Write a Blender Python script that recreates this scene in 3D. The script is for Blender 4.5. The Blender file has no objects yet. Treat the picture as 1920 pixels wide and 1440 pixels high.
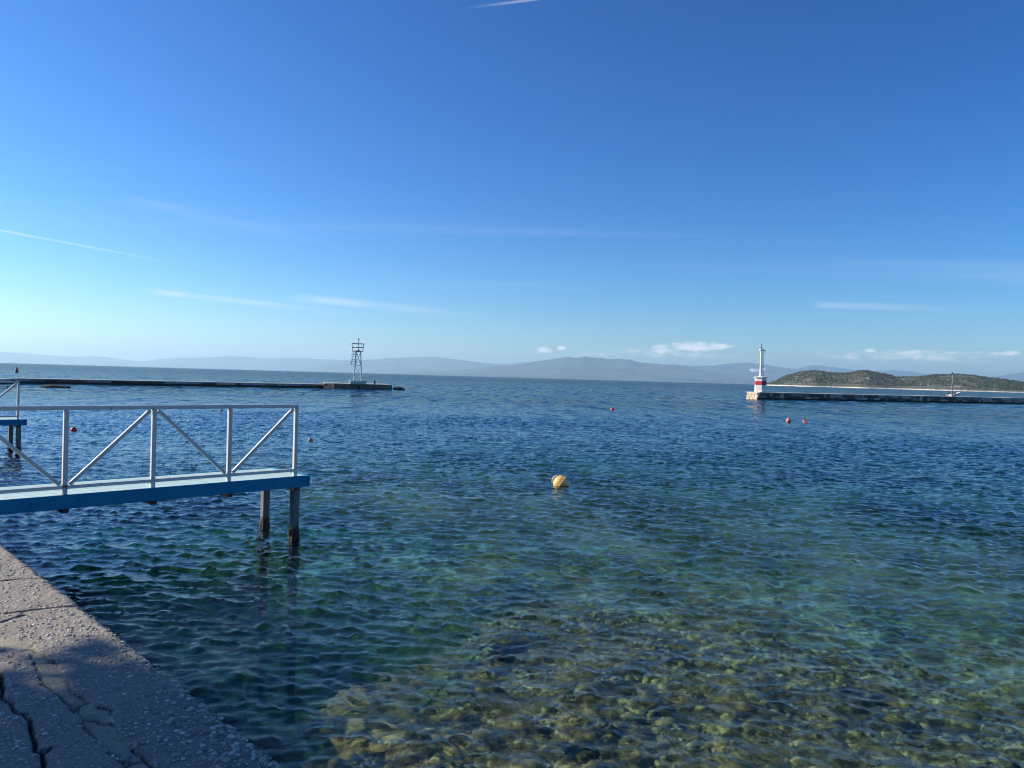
import bpy, bmesh, math, random
import numpy as np
from mathutils import Vector, Matrix, noise as mnoise

R = math.radians
rng = np.random.default_rng(7)
random.seed(7)
sc = bpy.context.scene
col = sc.collection

# ------------------------------------------------------------------ camera
CAM_H, F, ROLL, PITCH = 2.4, 1400.0, 1.63, 0.52
cam_d = bpy.data.cameras.new('camera')
cam_d.sensor_width = 36.0
cam_d.lens = 36.0 * F / 1920.0
cam_d.clip_start = 0.05
cam_d.clip_end = 120000.0
cam = bpy.data.objects.new('camera', cam_d)
col.objects.link(cam)
CAM_M = Matrix.Rotation(R(90 - PITCH), 3, 'X') @ Matrix.Rotation(R(ROLL), 3, 'Z')
cam.matrix_world = Matrix.Translation((0, 0, CAM_H)) @ CAM_M.to_4x4()
sc.camera = cam

# ------------------------------------------------------------------ sky and sun
SUN_AZ, SUN_EL = -80.0, 29.0
world = bpy.data.worlds.new('World')
sc.world = world
world.use_nodes = True
SKY_STRENGTH = 0.13
SUN_STRENGTH = 5.0
sun_d = bpy.data.lights.new('sun', 'SUN')
sun_d.energy = SUN_STRENGTH
sun_d.angle = R(0.53)
sun_d.color = (1.0, 0.88, 0.71)
sun = bpy.data.objects.new('sun', sun_d)
col.objects.link(sun)
SUN_V = Vector((math.sin(R(SUN_AZ)) * math.cos(R(SUN_EL)), math.cos(R(SUN_AZ)) * math.cos(R(SUN_EL)), math.sin(R(SUN_EL))))
sun.rotation_euler = SUN_V.to_track_quat('Z', 'Y').to_euler()
sc.view_settings.view_transform = 'Standard'
sc.view_settings.look = 'None'
sc.view_settings.exposure = 0.62
sc.view_settings.gamma = 1.0
sc.view_settings.use_curve_mapping = False
sc.cycles.max_bounces = 6
sc.cycles.diffuse_bounces = 2
sc.cycles.glossy_bounces = 3
sc.cycles.transmission_bounces = 4
sc.cycles.transparent_max_bounces = 8
sc.cycles.volume_bounces = 1
sc.cycles.sample_clamp_indirect = 4.0
sc.cycles.caustics_refractive = False
sc.cycles.caustics_reflective = False
sc.cycles.filter_width = 1.1
sc.cycles.adaptive_threshold = 0.02


# ------------------------------------------------------------------ node helpers
class NT:
    def __init__(self, tree):
        self.t = tree
        self.n = tree.nodes
        self.l = tree.links

    def node(self, kind, **kw):
        nd = self.n.new(kind)
        for k, v in kw.items():
            setattr(nd, k, v)
        return nd

    def set(self, sock, v):
        if v is None:
            return
        if isinstance(v, bpy.types.NodeSocket):
            self.l.new(v, sock)
        elif isinstance(v, (tuple, list)) and len(v) == 3 and sock.type == 'RGBA':
            sock.default_value = (*v, 1.0)
        else:
            sock.default_value = v

    def math(self, op, a, b=None, c=None, clamp=False):
        nd = self.node('ShaderNodeMath', operation=op, use_clamp=clamp)
        self.set(nd.inputs[0], a)
        self.set(nd.inputs[1], b)
        self.set(nd.inputs[2], c)
        return nd.outputs[0]

    def vmath(self, op, a, b=None):
        nd = self.node('ShaderNodeVectorMath', operation=op)
        self.set(nd.inputs[0], a)
        self.set(nd.inputs[1], b)
        return nd.outputs['Value'] if op in ('DOT_PRODUCT', 'LENGTH') else nd.outputs[0]

    def mix(self, f, a, b, blend='MIX'):
        nd = self.node('ShaderNodeMix', data_type='RGBA', blend_type=blend)
        self.set(nd.inputs[0], f)
        self.set(nd.inputs[6], a)
        self.set(nd.inputs[7], b)
        return nd.outputs[2]

    def noise(self, vec, scale, detail=4.0, rough=0.55, dist=0.0):
        nd = self.node('ShaderNodeTexNoise')
        self.set(nd.inputs['Vector'], vec)
        nd.inputs['Scale'].default_value = scale
        nd.inputs['Detail'].default_value = detail
        nd.inputs['Roughness'].default_value = rough
        nd.inputs['Distortion'].default_value = dist
        return nd.outputs[0]

    def voronoi(self, vec, scale, feature='F1', out='Distance'):
        nd = self.node('ShaderNodeTexVoronoi', feature=feature)
        self.set(nd.inputs['Vector'], vec)
        nd.inputs['Scale'].default_value = scale
        return nd.outputs[out]

    def smooth(self, v, a, b, lo=0.0, hi=1.0):
        nd = self.node('ShaderNodeMapRange', interpolation_type='SMOOTHSTEP')
        self.set(nd.inputs[0], v)
        for i, x in enumerate((a, b, lo, hi)):
            nd.inputs[i + 1].default_value = x
        return nd.outputs[0]

    def bump(self, h, strength, dist, normal=None):
        nd = self.node('ShaderNodeBump')
        self.set(nd.inputs['Strength'], strength)
        nd.inputs['Distance'].default_value = dist
        self.set(nd.inputs['Height'], h)
        self.set(nd.inputs['Normal'], normal)
        return nd.outputs[0]

    def scale(self, vec, s):
        nd = self.node('ShaderNodeMapping')
        self.set(nd.inputs['Vector'], vec)
        nd.inputs['Scale'].default_value = s
        return nd.outputs[0]


def new_mat(name):
    m = bpy.data.materials.new(name)
    m.use_nodes = True
    t = NT(m.node_tree)
    b = m.node_tree.nodes['Principled BSDF']
    t.pos = t.node('ShaderNodeNewGeometry').outputs['Position']
    t.obj = t.node('ShaderNodeTexCoord').outputs['Object']
    return m, t, b


def simple(name, c, rough=0.6, var=0.25, scale=6.0, bump=0.0, bscale=40.0, metallic=0.0, spec=0.5, dirt=None, dirt_at=0.62):
    """paint / stone / metal with large and fine colour variation and optional stains"""
    m, t, b = new_mat(name)
    n1 = t.noise(t.pos, scale, 5.0, 0.6)
    f = t.math('MULTIPLY_ADD', n1, 2 * var, 1 - var)
    cc = t.mix(1.0, (*c,), f, 'MULTIPLY')
    if dirt:
        d = t.smooth(t.noise(t.pos, scale * 2.3, 6.0, 0.65), dirt_at, dirt_at + 0.08)
        cc = t.mix(d, cc, dirt)
    t.set(b.inputs['Base Color'], cc)
    t.set(b.inputs['Roughness'], t.math('MULTIPLY_ADD', n1, 0.2, rough - 0.1))
    b.inputs['Metallic'].default_value = metallic
    b.inputs['Specular IOR Level'].default_value = spec
    if bump:
        t.set(b.inputs['Normal'], t.bump(t.noise(t.pos, bscale, 6.0, 0.65), 0.8, bump))
    return m


# ------------------------------------------------------------------ world shader
def build_world():
    t = NT(world.node_tree)
    bg = t.n['Background']
    s = t.node('ShaderNodeTexSky', sky_type='NISHITA', sun_disc=False)
    s.sun_elevation = R(SUN_EL)
    s.sun_rotation = R(SUN_AZ)
    s.air_density, s.dust_density, s.ozone_density = 1.0, 0.3, 6.0
    hs = t.node('ShaderNodeHueSaturation')
    hs.inputs['Saturation'].default_value = 1.22
    t.l.new(s.outputs[0], hs.inputs['Color'])
    # steeper tone curve on the clear sky: deep blue away from the sun, pale near it
    sk = t.node('ShaderNodeVectorMath', operation='SCALE')
    t.l.new(hs.outputs[0], sk.inputs[0])
    sk.inputs[3].default_value = 0.163
    gm = t.node('ShaderNodeGamma')
    gm.inputs[1].default_value = 1.36
    t.l.new(sk.outputs[0], gm.inputs[0])
    s2 = t.node('ShaderNodeVectorMath', operation='SCALE')
    t.l.new(gm.outputs[0], s2.inputs[0])
    s2.inputs[3].default_value = 1.0 / (SKY_STRENGTH * 2 ** sc.view_settings.exposure)
    colr = s2.outputs[0]
    d = t.node('ShaderNodeTexCoord').outputs['Generated']
    sep = t.node('ShaderNodeSeparateXYZ')
    t.l.new(d, sep.inputs[0])
    X, Y, Z = sep.outputs
    az = t.math('ARCTAN2', X, Y)
    el = t.math('ARCSINE', Z)
    cmb = t.node('ShaderNodeCombineXYZ')
    t.set(cmb.inputs[0], az)
    t.set(cmb.inputs[1], el)
    ae = cmb.outputs[0]
    # thin cirrus veils on a high flat layer
    zz = t.math('MAXIMUM', Z, 0.02)
    px = t.math('DIVIDE', X, zz)
    py = t.math('DIVIDE', Y, zz)
    c2 = t.node('ShaderNodeCombineXYZ')
    t.set(c2.inputs[0], px)
    t.set(c2.inputs[1], py)
    mp = t.node('ShaderNodeMapping')
    t.l.new(c2.outputs[0], mp.inputs['Vector'])
    mp.inputs['Rotation'].default_value = (0, 0, R(-12))
    mp.inputs['Scale'].default_value = (0.09, 0.42, 1)
    n1 = t.noise(mp.outputs[0], 1.3, 4.0, 0.6, 0.6)
    n2 = t.noise(mp.outputs[0], 0.45, 1.0, 0.5)
    cir = t.math('MULTIPLY', t.smooth(n1, 0.46, 0.80), t.smooth(n2, 0.40, 0.66))
    cir = t.math('MULTIPLY', cir, t.smooth(Z, 0.03, 0.09))
    cir = t.math('MULTIPLY', cir, t.smooth(Z, 0.22, 0.50, 1.0, 0.15))
    colr = t.mix(t.math('MULTIPLY', cir, 0.22), colr, (4.6, 5.0, 5.4))
    # small fair-weather cumulus low over the far shore
    cn = t.noise(t.scale(ae, (1.0, 2.2, 1.0)), 60.0, 4.0, 0.65)
    cov = None
    for (a0, e0, wa, we, amt) in CUMULUS:
        u = t.math('DIVIDE', t.math('SUBTRACT', az, a0), wa)
        v = t.math('DIVIDE', t.math('SUBTRACT', el, e0), we)
        rr = t.math('ADD', t.math('MULTIPLY', u, u), t.math('MULTIPLY', v, v))
        q = t.math('MULTIPLY', t.math('SUBTRACT', 1.0, rr, clamp=True), amt)
        cov = q if cov is None else t.math('MAXIMUM', cov, q)
    cu = t.math('MULTIPLY', t.smooth(t.math('MULTIPLY_ADD', cn, 1.1, t.math('MULTIPLY', cov, 0.55)), 0.66, 1.15), t.smooth(cov, 0.0, 0.6))
    colr = t.mix(t.math('MULTIPLY', cu, 0.8), colr, (7.2, 6.9, 6.8))
    # condensation trails: thin great-circle bands
    tn = t.smooth(t.noise(ae, 14.0, 2.0), 0.3, 0.6, 0.35, 1.0)
    for (a0, e0, a1, e1, wid, amt) in TRAILS:
        p0 = Vector((math.sin(a0) * math.cos(e0), math.cos(a0) * math.cos(e0), math.sin(e0)))
        p1 = Vector((math.sin(a1) * math.cos(e1), math.cos(a1) * math.cos(e1), math.sin(e1)))
        nn = p0.cross(p1).normalized()
        mid = (p0 + p1).normalized()
        half = math.acos(min(1, mid.dot(p0)))
        dd = t.math('ABSOLUTE', t.vmath('DOT_PRODUCT', d, tuple(nn)))
        along = t.vmath('DOT_PRODUCT', d, tuple((p1 - p0).normalized()))
        lo = (p1 - p0).normalized().dot(p0)
        hi = (p1 - p0).normalized().dot(p1)
        fade = t.smooth(along, lo, hi, 1.0, 0.0)
        fade = t.math('MULTIPLY', fade, t.smooth(t.vmath('DOT_PRODUCT', d, tuple(mid)), math.cos(half * 1.15), math.cos(half * 0.9)))
        fade = t.math('MULTIPLY', fade, tn)
        f = t.math('MULTIPLY', t.smooth(dd, wid * 0.2, wid, 1.0, 0.0), fade)
        colr = t.mix(t.math('MULTIPLY', f, amt), colr, (5.0, 5.4, 5.7))
    t.l.new(colr, bg.inputs['Color'])
    bg.inputs['Strength'].default_value = SKY_STRENGTH


# ------------------------------------------------------------------ pixel to place
def ray(px, py):
    return (CAM_M @ Vector(((px - 960) / F, (720 - py) / F, -1.0))).normalized()


def at(px, py, z=0.0):
    """the point at height z on the line of sight of a photograph pixel"""
    d = ray(px, py)
    k = (z - CAM_H) / d.z
    return Vector((d.x * k, d.y * k, z))


def azel(px, py):
    d = ray(px, py)
    return math.atan2(d.x, d.y), math.asin(d.z)


TRAILS = [(*azel(-10, 430), *azel(430, 512), 0.0015, 0.40),
          (*azel(250, 375), *azel(760, 488), 0.0085, 0.07),
          (*azel(300, 548), *azel(720, 594), 0.0050, 0.45),
          (*azel(560, 558), *azel(980, 600), 0.0075, 0.35),
          (*azel(1540, 572), *azel(1960, 584), 0.0060, 0.25),
          (*azel(1010, -2), *azel(850, 18), 0.0022, 0.28)]
CUMULUS = [(*azel(x, y), w / F, h / F, m) for x, y, w, h, m in (
    (1310, 650, 75, 13, 1.0), (1245, 656, 45, 12, 0.9), (1020, 656, 24, 9, 0.8), (1052, 653, 14, 7, 0.8), 
    (648, 652, 28, 11, 0.5), (1740, 665, 85, 12, 0.75), (1885, 662, 36, 6, 0.8), (1632, 657, 16, 5, 0.8), (1120, 664, 90, 8, 0.5), (2100, 655, 110, 14, 0.9), (1690, 668, 230, 17, 0.55), (1250, 663, 190, 14, 0.5))]
build_world()


# ------------------------------------------------------------------ mesh helpers
class MB:
    def __init__(self):
        self.v, self.f = [], []

    def add(self, vs, fs):
        o = len(self.v)
        self.v += [tuple(p) for p in vs]
        self.f += [tuple(i + o for i in f) for f in fs]
        return self

    def box(self, c, s, m=None):
        x, y, z = s[0] / 2, s[1] / 2, s[2] / 2
        vs = [Vector((a * x, b * y, d * z)) for d in (-1, 1) for a, b in ((-1, -1), (1, -1), (1, 1), (-1, 1))]
        if m is not None:
            vs = [m @ p for p in vs]
        return self.add([p + Vector(c) for p in vs], [(3, 2, 1, 0), (4, 5, 6, 7), (0, 1, 5, 4), (1, 2, 6, 5), (2, 3, 7, 6), (3, 0, 4, 7)])

    def bar(self, p, q, w, h=None, up=(0, 0, 1)):
        p, q = Vector(p), Vector(q)
        h = w if h is None else h
        a = (q - p).normalized()
        upv = Vector(up)
        if abs(a.dot(upv)) > 0.98:
            upv = Vector((0, 1, 0))
        s = a.cross(upv).normalized()
        u = s.cross(a)
        vs = [e + s * i * w / 2 + u * j * h / 2 for e in (p, q) for i, j in ((-1, -1), (1, -1), (1, 1), (-1, 1))]
        return self.add(vs, [(3, 2, 1, 0), (4, 5, 6, 7), (0, 1, 5, 4), (1, 2, 6, 5), (2, 3, 7, 6), (3, 0, 4, 7)])

    def tube(self, p, q, r0, r1=None, n=12):
        p, q = Vector(p), Vector(q)
        r1 = r0 if r1 is None else r1
        a = (q - p).normalized()
        s = a.orthogonal().normalized()
        u = a.cross(s)
        vs = [e + (s * math.cos(2 * math.pi * k / n) + u * math.sin(2 * math.pi * k / n)) * r for e, r in ((p, r0), (q, r1)) for k in range(n)]
        fs = [(k, (k + 1) % n, n + (k + 1) % n, n + k) for k in range(n)]
        fs += [tuple(range(n - 1, -1, -1)), tuple(range(n, 2 * n))]
        return self.add(vs, fs)

    def lathe(self, prof, n=24, m=None):
        vs, fs = [], []
        for r, z in prof:
            for k in range(n):
                a = 2 * math.pi * k / n
                vs.append(Vector((r * math.cos(a), r * math.sin(a), z)))
        for i in range(len(prof) - 1):
            for k in range(n):
                fs.append((i * n + k, i * n + (k + 1) % n, (i + 1) * n + (k + 1) % n, (i + 1) * n + k))
        fs += [tuple(range(n - 1, -1, -1)), tuple(range((len(prof) - 1) * n, len(prof) * n))]
        if m is not None:
            vs = [m @ p for p in vs]
        return self.add(vs, fs)

    def mesh(self, name, smooth=False):
        me = bpy.data.meshes.new(name)
        me.from_pydata(self.v, [], self.f)
        me.update()
        if smooth:
            me.shade_smooth()
        return me

    def build(self, name, mat, parent=None, smooth=False, bevel=0.0):
        o = bpy.data.objects.new(name, self.mesh(name, smooth))
        o.data.materials.append(mat)
        col.objects.link(o)
        o.parent = parent
        if bevel:
            b = o.modifiers.new('bevel', 'BEVEL')
            b.width = bevel
            b.segments = 2
            b.limit_method = 'ANGLE'
        return o


def np_mesh(name, verts, quads, mat, parent=None, smooth=True):
    me = bpy.data.meshes.new(name)
    nv, nf = len(verts), len(quads)
    k = quads.shape[1]
    me.vertices.add(nv)
    me.vertices.foreach_set('co', verts.astype(np.float32).ravel())
    me.loops.add(nf * k)
    me.loops.foreach_set('vertex_index', quads.astype(np.int32).ravel())
    me.polygons.add(nf)
    me.polygons.foreach_set('loop_start', np.arange(0, nf * k, k, dtype=np.int32))
    me.update(calc_edges=True)
    if smooth:
        me.shade_smooth()
    me.materials.append(mat)
    o = bpy.data.objects.new(name, me)
    col.objects.link(o)
    o.parent = parent
    return o


def grid_quads(nr, nc):
    i = np.arange(nr - 1)[:, None] * nc + np.arange(nc - 1)[None, :]
    return np.stack([i, i + 1, i + nc + 1, i + nc], -1).reshape(-1, 4)


def vattr(o, name, vals):
    a = o.data.attributes.new(name, 'FLOAT', 'POINT')
    a.data.foreach_set('value', np.asarray(vals, np.float32).ravel())


def empty(name, loc=(0, 0, 0), rz=0.0):
    o = bpy.data.objects.new(name, None)
    o.location = loc
    o.rotation_euler = (0, 0, rz)
    o.empty_display_size = 0.2
    col.objects.link(o)
    return o


def tag(o, label=None, cat=None, group=None, kind=None):
    for k, v in (('label', label), ('category', cat), ('group', group), ('kind', kind)):
        if v:
            o[k] = v
    return o


def inst(src, name, parent, loc, rot=(0, 0, 0), scale=(1, 1, 1)):
    o = bpy.data.objects.new(name, src)
    o.location, o.rotation_euler, o.scale = loc, rot, scale
    col.objects.link(o)
    o.parent = parent
    return o


# value noise on arrays --------------------------------------------------
def vnoise(x, y, seed=0):
    xi, yi = np.floor(x).astype(np.int64), np.floor(y).astype(np.int64)
    xf, yf = x - xi, y - yi
    xf, yf = xf * xf * xf * (xf * (6 * xf - 15) + 10), yf * yf * yf * (yf * (6 * yf - 15) + 10)

    def h(a, b):
        n = (a * 374761393 + b * 668265263 + seed * 1442695041) & 0xffffffff
        n = ((n ^ (n >> 13)) * 1274126177) & 0xffffffff
        return ((n ^ (n >> 16)) & 0xffff) / 65535.0
    return (h(xi, yi) * (1 - xf) + h(xi + 1, yi) * xf) * (1 - yf) + (h(xi, yi + 1) * (1 - xf) + h(xi + 1, yi + 1) * xf) * yf


def fbm(x, y, oct=5, seed=0, gain=0.5, ridged=False):
    s, a, tot = 0.0, 1.0, 0.0
    for k in range(oct):
        n = vnoise(x, y, seed + k)
        if ridged:
            n = 1 - np.abs(2 * n - 1)
        s = s + n * a
        tot += a
        a *= gain
        x, y = x * 2.03 + 17.1, y * 2.03 - 9.7
    return s / tot


def seg_dist(x, y, pts):
    best = np.full(np.broadcast(x, y).shape, 1e9)
    for (ax, ay), (bx, by) in zip(pts[:-1], pts[1:]):
        dx, dy = bx - ax, by - ay
        L = dx * dx + dy * dy + 1e-12
        tt = np.clip(((x - ax) * dx + (y - ay) * dy) / L, 0, 1)
        best = np.minimum(best, np.hypot(x - ax - tt * dx, y - ay - tt * dy))
    return best


def in_poly(x, y, pts):
    ins = np.zeros(np.broadcast(x, y).shape, bool)
    n = len(pts)
    for i in range(n):
        (ax, ay), (bx, by) = pts[i], pts[(i + 1) % n]
        if ay == by:
            continue
        ins ^= ((ay > y) != (by > y)) & (x < (bx - ax) * (y - ay) / (by - ay) + ax)
    return ins


# ------------------------------------------------------------------ shared directions
S2 = math.sqrt(0.5)
EDGE0 = Vector((-0.895, 3.055))            # a point of the quay edge
DU = Vector((-S2, S2))                  # along the edge, away
DV = Vector((-S2, -S2))                 # inland
QUAY_Z = 0.8


# ------------------------------------------------------------------ water surface
def wave_tile(N, L, lp, slope, spread, ang, seed, lmin, lmax):
    g = np.random.default_rng(seed)
    k = np.fft.fftfreq(N, L / N) * 2 * math.pi
    kx, ky = np.meshgrid(k, k)
    kk = np.hypot(kx, ky) + 1e-9
    lam = 2 * math.pi / kk
    kp = 2 * math.pi / lp
    S = kk ** -3.4 * np.exp(-0.75 * (kp / kk) ** 2)
    th = np.arctan2(ky, kx) - ang
    D = np.abs(np.cos(th)) ** spread + 0.04 + 0.35 * np.abs(np.cos(th + 0.75)) ** (spread * 2)
    S *= D * (lam > lmin) * (lam < lmax)
    S[0, 0] = 0
    h = np.real(np.fft.ifft2(np.fft.fft2(g.standard_normal((N, N))) * np.sqrt(S)))
    dx = L / N
    sl = np.sqrt(np.mean(((np.roll(h, -1, 0) - h) / dx) ** 2 + ((np.roll(h, -1, 1) - h) / dx) ** 2))
    h *= slope / sl
    hs = h.std()
    h = h + 0.26 * (h * h / hs - hs)    # sharper crests, flatter troughs
    return h


def sample_tile(T, L, x, y, rot):
    N = T.shape[0]
    c, s = math.cos(rot), math.sin(rot)
    u = ((x * c + y * s) / L % 1.0) * N
    v = ((-x * s + y * c) / L % 1.0) * N
    i, j = np.floor(u).astype(int), np.floor(v).astype(int)
    fu, fv = u - i, v - j
    i, j, i1, j1 = i % N, j % N, (i + 1) % N, (j + 1) % N
    return (T[j, i] * (1 - fu) + T[j, i1] * fu) * (1 - fv) + (T[j1, i] * (1 - fu) + T[j1, i1] * fu) * fv


WAVE_A = wave_tile(1024, 19.0, 0.34, 0.27, 5.0, R(80), 3, 0.09, 1.5)
WAVE_B = wave_tile(512, 47.0, 1.6, 0.028, 2.0, R(100), 4, 0.7, 9.0)
WAVE_C = wave_tile(512, 210.0, 3.2, 0.06, 1.6, R(92), 5, 2.0, 24.0)
WAVE_D = wave_tile(512, 1100.0, 26.0, 0.03, 1.4, R(86), 6, 9.0, 120.0)


def wave_h(x, y, r):
    fa = np.clip((85.0 - r) / 50.0, 0, 1)
    fb = np.clip((260.0 - r) / 160.0, 0, 1)
    fc = np.clip((r - 60.0) / 80.0, 0, 1) * np.clip((1500.0 - r) / 900.0, 0, 1)
    fd = np.clip((r - 450.0) / 600.0, 0, 1) * np.clip((9000.0 - r) / 4000.0, 0, 1)
    patch = 0.45 + 1.1 * fbm(x * 0.07, y * 0.10, 4, 61)
    z = sample_tile(WAVE_A, 19.0, x, y, R(4)) * fa * patch + sample_tile(WAVE_B, 47.0, x, y, R(-9)) * fb
    return z + sample_tile(WAVE_C, 210.0, x, y, R(6)) * fc + sample_tile(WAVE_D, 1100.0, x, y, R(-4)) * fd


def build_sea():
    m = bpy.data.materials.new('sea_water')
    m.use_nodes = True
    t = NT(m.node_tree)
    t.n.remove(t.n['Principled BSDF'])
    out = t.n['Material Output']
    pos = t.node('ShaderNodeNewGeometry').outputs['Position']
    far = t.node('ShaderNodeAttribute', attribute_name='far').outputs['Fac']
    vfar = t.node('ShaderNodeAttribute', attribute_name='vfar').outputs['Fac']
    flat = t.scale(pos, (0.62, 1.0, 0.0))
    h2 = t.noise(flat, 12.0, 4.0, 0.6, 0.5)          # fine ripples
    nrm = t.bump(h2, 0.6, 0.015)
    # slopes of the small waves that the mesh no longer carries further out
    nz = t.node('ShaderNodeTexNoise')
    t.set(nz.inputs['Vector'], flat)
    nz.inputs['Scale'].default_value = 0.9
    nz.inputs['Detail'].default_value = 5.0
    nz.inputs['Roughness'].default_value = 0.7
    slope = t.vmath('MULTIPLY', t.vmath('SUBTRACT', nz.outputs['Color'], (0.5, 0.5, 0.5)), (0.75, 1.0, 0.0))
    sv = t.node('ShaderNodeVectorMath', operation='SCALE')
    t.l.new(slope, sv.inputs[0])
    t.set(sv.inputs[3], t.math('MULTIPLY', far, 0.80))
    # wave groups, long in the wind direction: the flecked grain of open water
    grp = t.math('SUBTRACT', t.noise(t.scale(pos, (0.75, 0.085, 0.0)), 1.0, 3.0, 0.6), 0.5)
    gy = t.node('ShaderNodeCombineXYZ')
    t.set(gy.inputs[1], t.math('MULTIPLY', grp, t.math('MULTIPLY', far, -0.75)))
    nrm = t.vmath('NORMALIZE', t.vmath('ADD', t.vmath('ADD', nrm, sv.outputs[0]), gy.outputs[0]))
    # wind lanes: roughness only
    lane = t.noise(t.scale(pos, (0.010, 0.045, 0.0)), 1.0, 3.0, 0.5)
    rough = t.math('MULTIPLY_ADD', lane, 0.04, 0.0)
    rough = t.math('MULTIPLY_ADD', vfar, 0.06, rough)
    gl = t.node('ShaderNodeBsdfGlossy')
    t.set(gl.inputs['Roughness'], rough)
    t.l.new(nrm, gl.inputs['Normal'])
    rf = t.node('ShaderNodeBsdfRefraction')
    rf.inputs['IOR'].default_value = 1.333
    rf.inputs['Roughness'].default_value = 0.0
    rf.inputs['Color'].default_value = (0.96, 1.0, 1.0, 1)
    t.l.new(nrm, rf.inputs['Normal'])
    df = t.node('ShaderNodeBsdfDiffuse')               # light scattered back by the water itself
    df.inputs['Color'].default_value = (0.005, 0.062, 0.130, 1)
    # reflectance: Schlick, flattened at grazing angles where the wave slopes below mesh size take over
    inc = t.node('ShaderNodeNewGeometry').outputs['Incoming']
    cs = t.math('ABSOLUTE', t.vmath('DOT_PRODUCT', inc, nrm))
    sg = t.math('MULTIPLY_ADD', vfar, 0.05, t.math('MULTIPLY_ADD', far, 0.12, 0.02))
    ce = t.math('SQRT', t.math('MULTIPLY_ADD', cs, cs, t.math('MULTIPLY', sg, sg)))
    fres = t.math('MULTIPLY_ADD', t.math('POWER', t.math('SUBTRACT', 1.0, ce, clamp=True), 5.0), 0.98, 0.02)
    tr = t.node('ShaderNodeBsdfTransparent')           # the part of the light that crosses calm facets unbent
    # painted caustics: a net of bright lines in the transparent colour imitates focused sunlight
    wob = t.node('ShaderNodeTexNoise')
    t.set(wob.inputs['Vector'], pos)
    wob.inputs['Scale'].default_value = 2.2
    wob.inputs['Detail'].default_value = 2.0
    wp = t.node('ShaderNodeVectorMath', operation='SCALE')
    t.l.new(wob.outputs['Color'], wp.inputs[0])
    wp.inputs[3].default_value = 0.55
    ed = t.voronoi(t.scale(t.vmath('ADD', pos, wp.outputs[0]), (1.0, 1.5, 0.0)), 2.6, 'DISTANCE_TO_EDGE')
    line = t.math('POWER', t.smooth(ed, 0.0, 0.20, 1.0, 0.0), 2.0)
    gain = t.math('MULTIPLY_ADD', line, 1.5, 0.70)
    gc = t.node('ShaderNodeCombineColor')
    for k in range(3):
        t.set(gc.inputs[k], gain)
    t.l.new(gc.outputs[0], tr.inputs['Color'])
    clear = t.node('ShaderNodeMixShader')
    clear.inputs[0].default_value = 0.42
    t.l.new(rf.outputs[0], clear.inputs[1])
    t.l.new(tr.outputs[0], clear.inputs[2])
    body = t.node('ShaderNodeMixShader')
    bf = t.math('MULTIPLY_ADD', far, 0.70, 0.07)
    t.set(body.inputs[0], bf)
    t.l.new(clear.outputs[0], body.inputs[1])
    t.l.new(df.outputs[0], body.inputs[2])
    mx = t.node('ShaderNodeMixShader')
    t.l.new(fres, mx.inputs[0])
    t.l.new(body.outputs[0], mx.inputs[1])
    t.l.new(gl.outputs[0], mx.inputs[2])
    t.l.new(mx.outputs[0], out.inputs['Surface'])
    va = t.node('ShaderNodeVolumeAbsorption')
    va.inputs['Color'].default_value = (0.40, 0.83, 0.82, 1)
    va.inputs['Density'].default_value = 0.25
    t.l.new(va.outputs[0], out.inputs['Volume'])

    az = np.concatenate([np.linspace(-125, -42, 60, endpoint=False), np.linspace(-42, 42, 560, endpoint=False), np.linspace(42, 125, 61)])
    az = np.radians(az)
    r = [0.6]
    while r[-1] < 75:
        r.append(r[-1] + 0.024 + 0.0017 * r[-1])
    while r[-1] < 1600:
        r.append(r[-1] * 1.0075)
    while r[-1] < 44000:
        r.append(r[-1] * 1.04)
    r = np.array(r)
    RR, AA = np.meshgrid(r, az, indexing='ij')
    x, y = RR * np.sin(AA), RR * np.cos(AA)
    z = wave_h(x, y, RR)
    v = np.stack([x, y, z], -1).reshape(-1, 3)
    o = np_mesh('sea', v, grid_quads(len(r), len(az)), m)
    vattr(o, 'far', np.clip((RR - 28) / 45.0, 0, 1))
    vattr(o, 'vfar', np.clip((RR - 120) / 300.0, 0, 1))
    tag(o, kind='structure')
    return o


sea = build_sea()


# ------------------------------------------------------------------ seabed
def reflection_weed_bed(u, s):
    """dark seagrass hollow beside the quay wall under the near landing stage"""
    e = np.clip((u - 2.3) / 1.6, 0, 1) * np.clip((4.0 + 0.9 * np.clip(u - 2.3, 0, 5) - s) / 2.2, 0, 1)
    return e * e * (3 - 2 * e)


def depth(x, y):
    # distance seaward of the quay face
    s = ((x - EDGE0.x) + (y - EDGE0.y)) * S2
    rr = np.hypot(x, y)
    d = 0.75 + 0.055 * s + 0.010 * np.maximum(rr - 5.5, 0) ** 1.7
    u = (x - EDGE0.x) * DU.x + (y - EDGE0.y) * DU.y
    d = d + 1.5 * reflection_weed_bed(u, s)
    d = np.minimum(d, 4.6 + 3.0 * fbm(x * 0.05, y * 0.05, 3, 5))
    return d


def bed_z(x, y):
    n = fbm(x * 0.55, y * 0.55, 4, 11) - 0.5
    n2 = fbm(x * 2.3, y * 2.3, 4, 21, ridged=True) - 0.5
    return -depth(x, y) + 0.55 * n + 0.16 * n2


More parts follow.
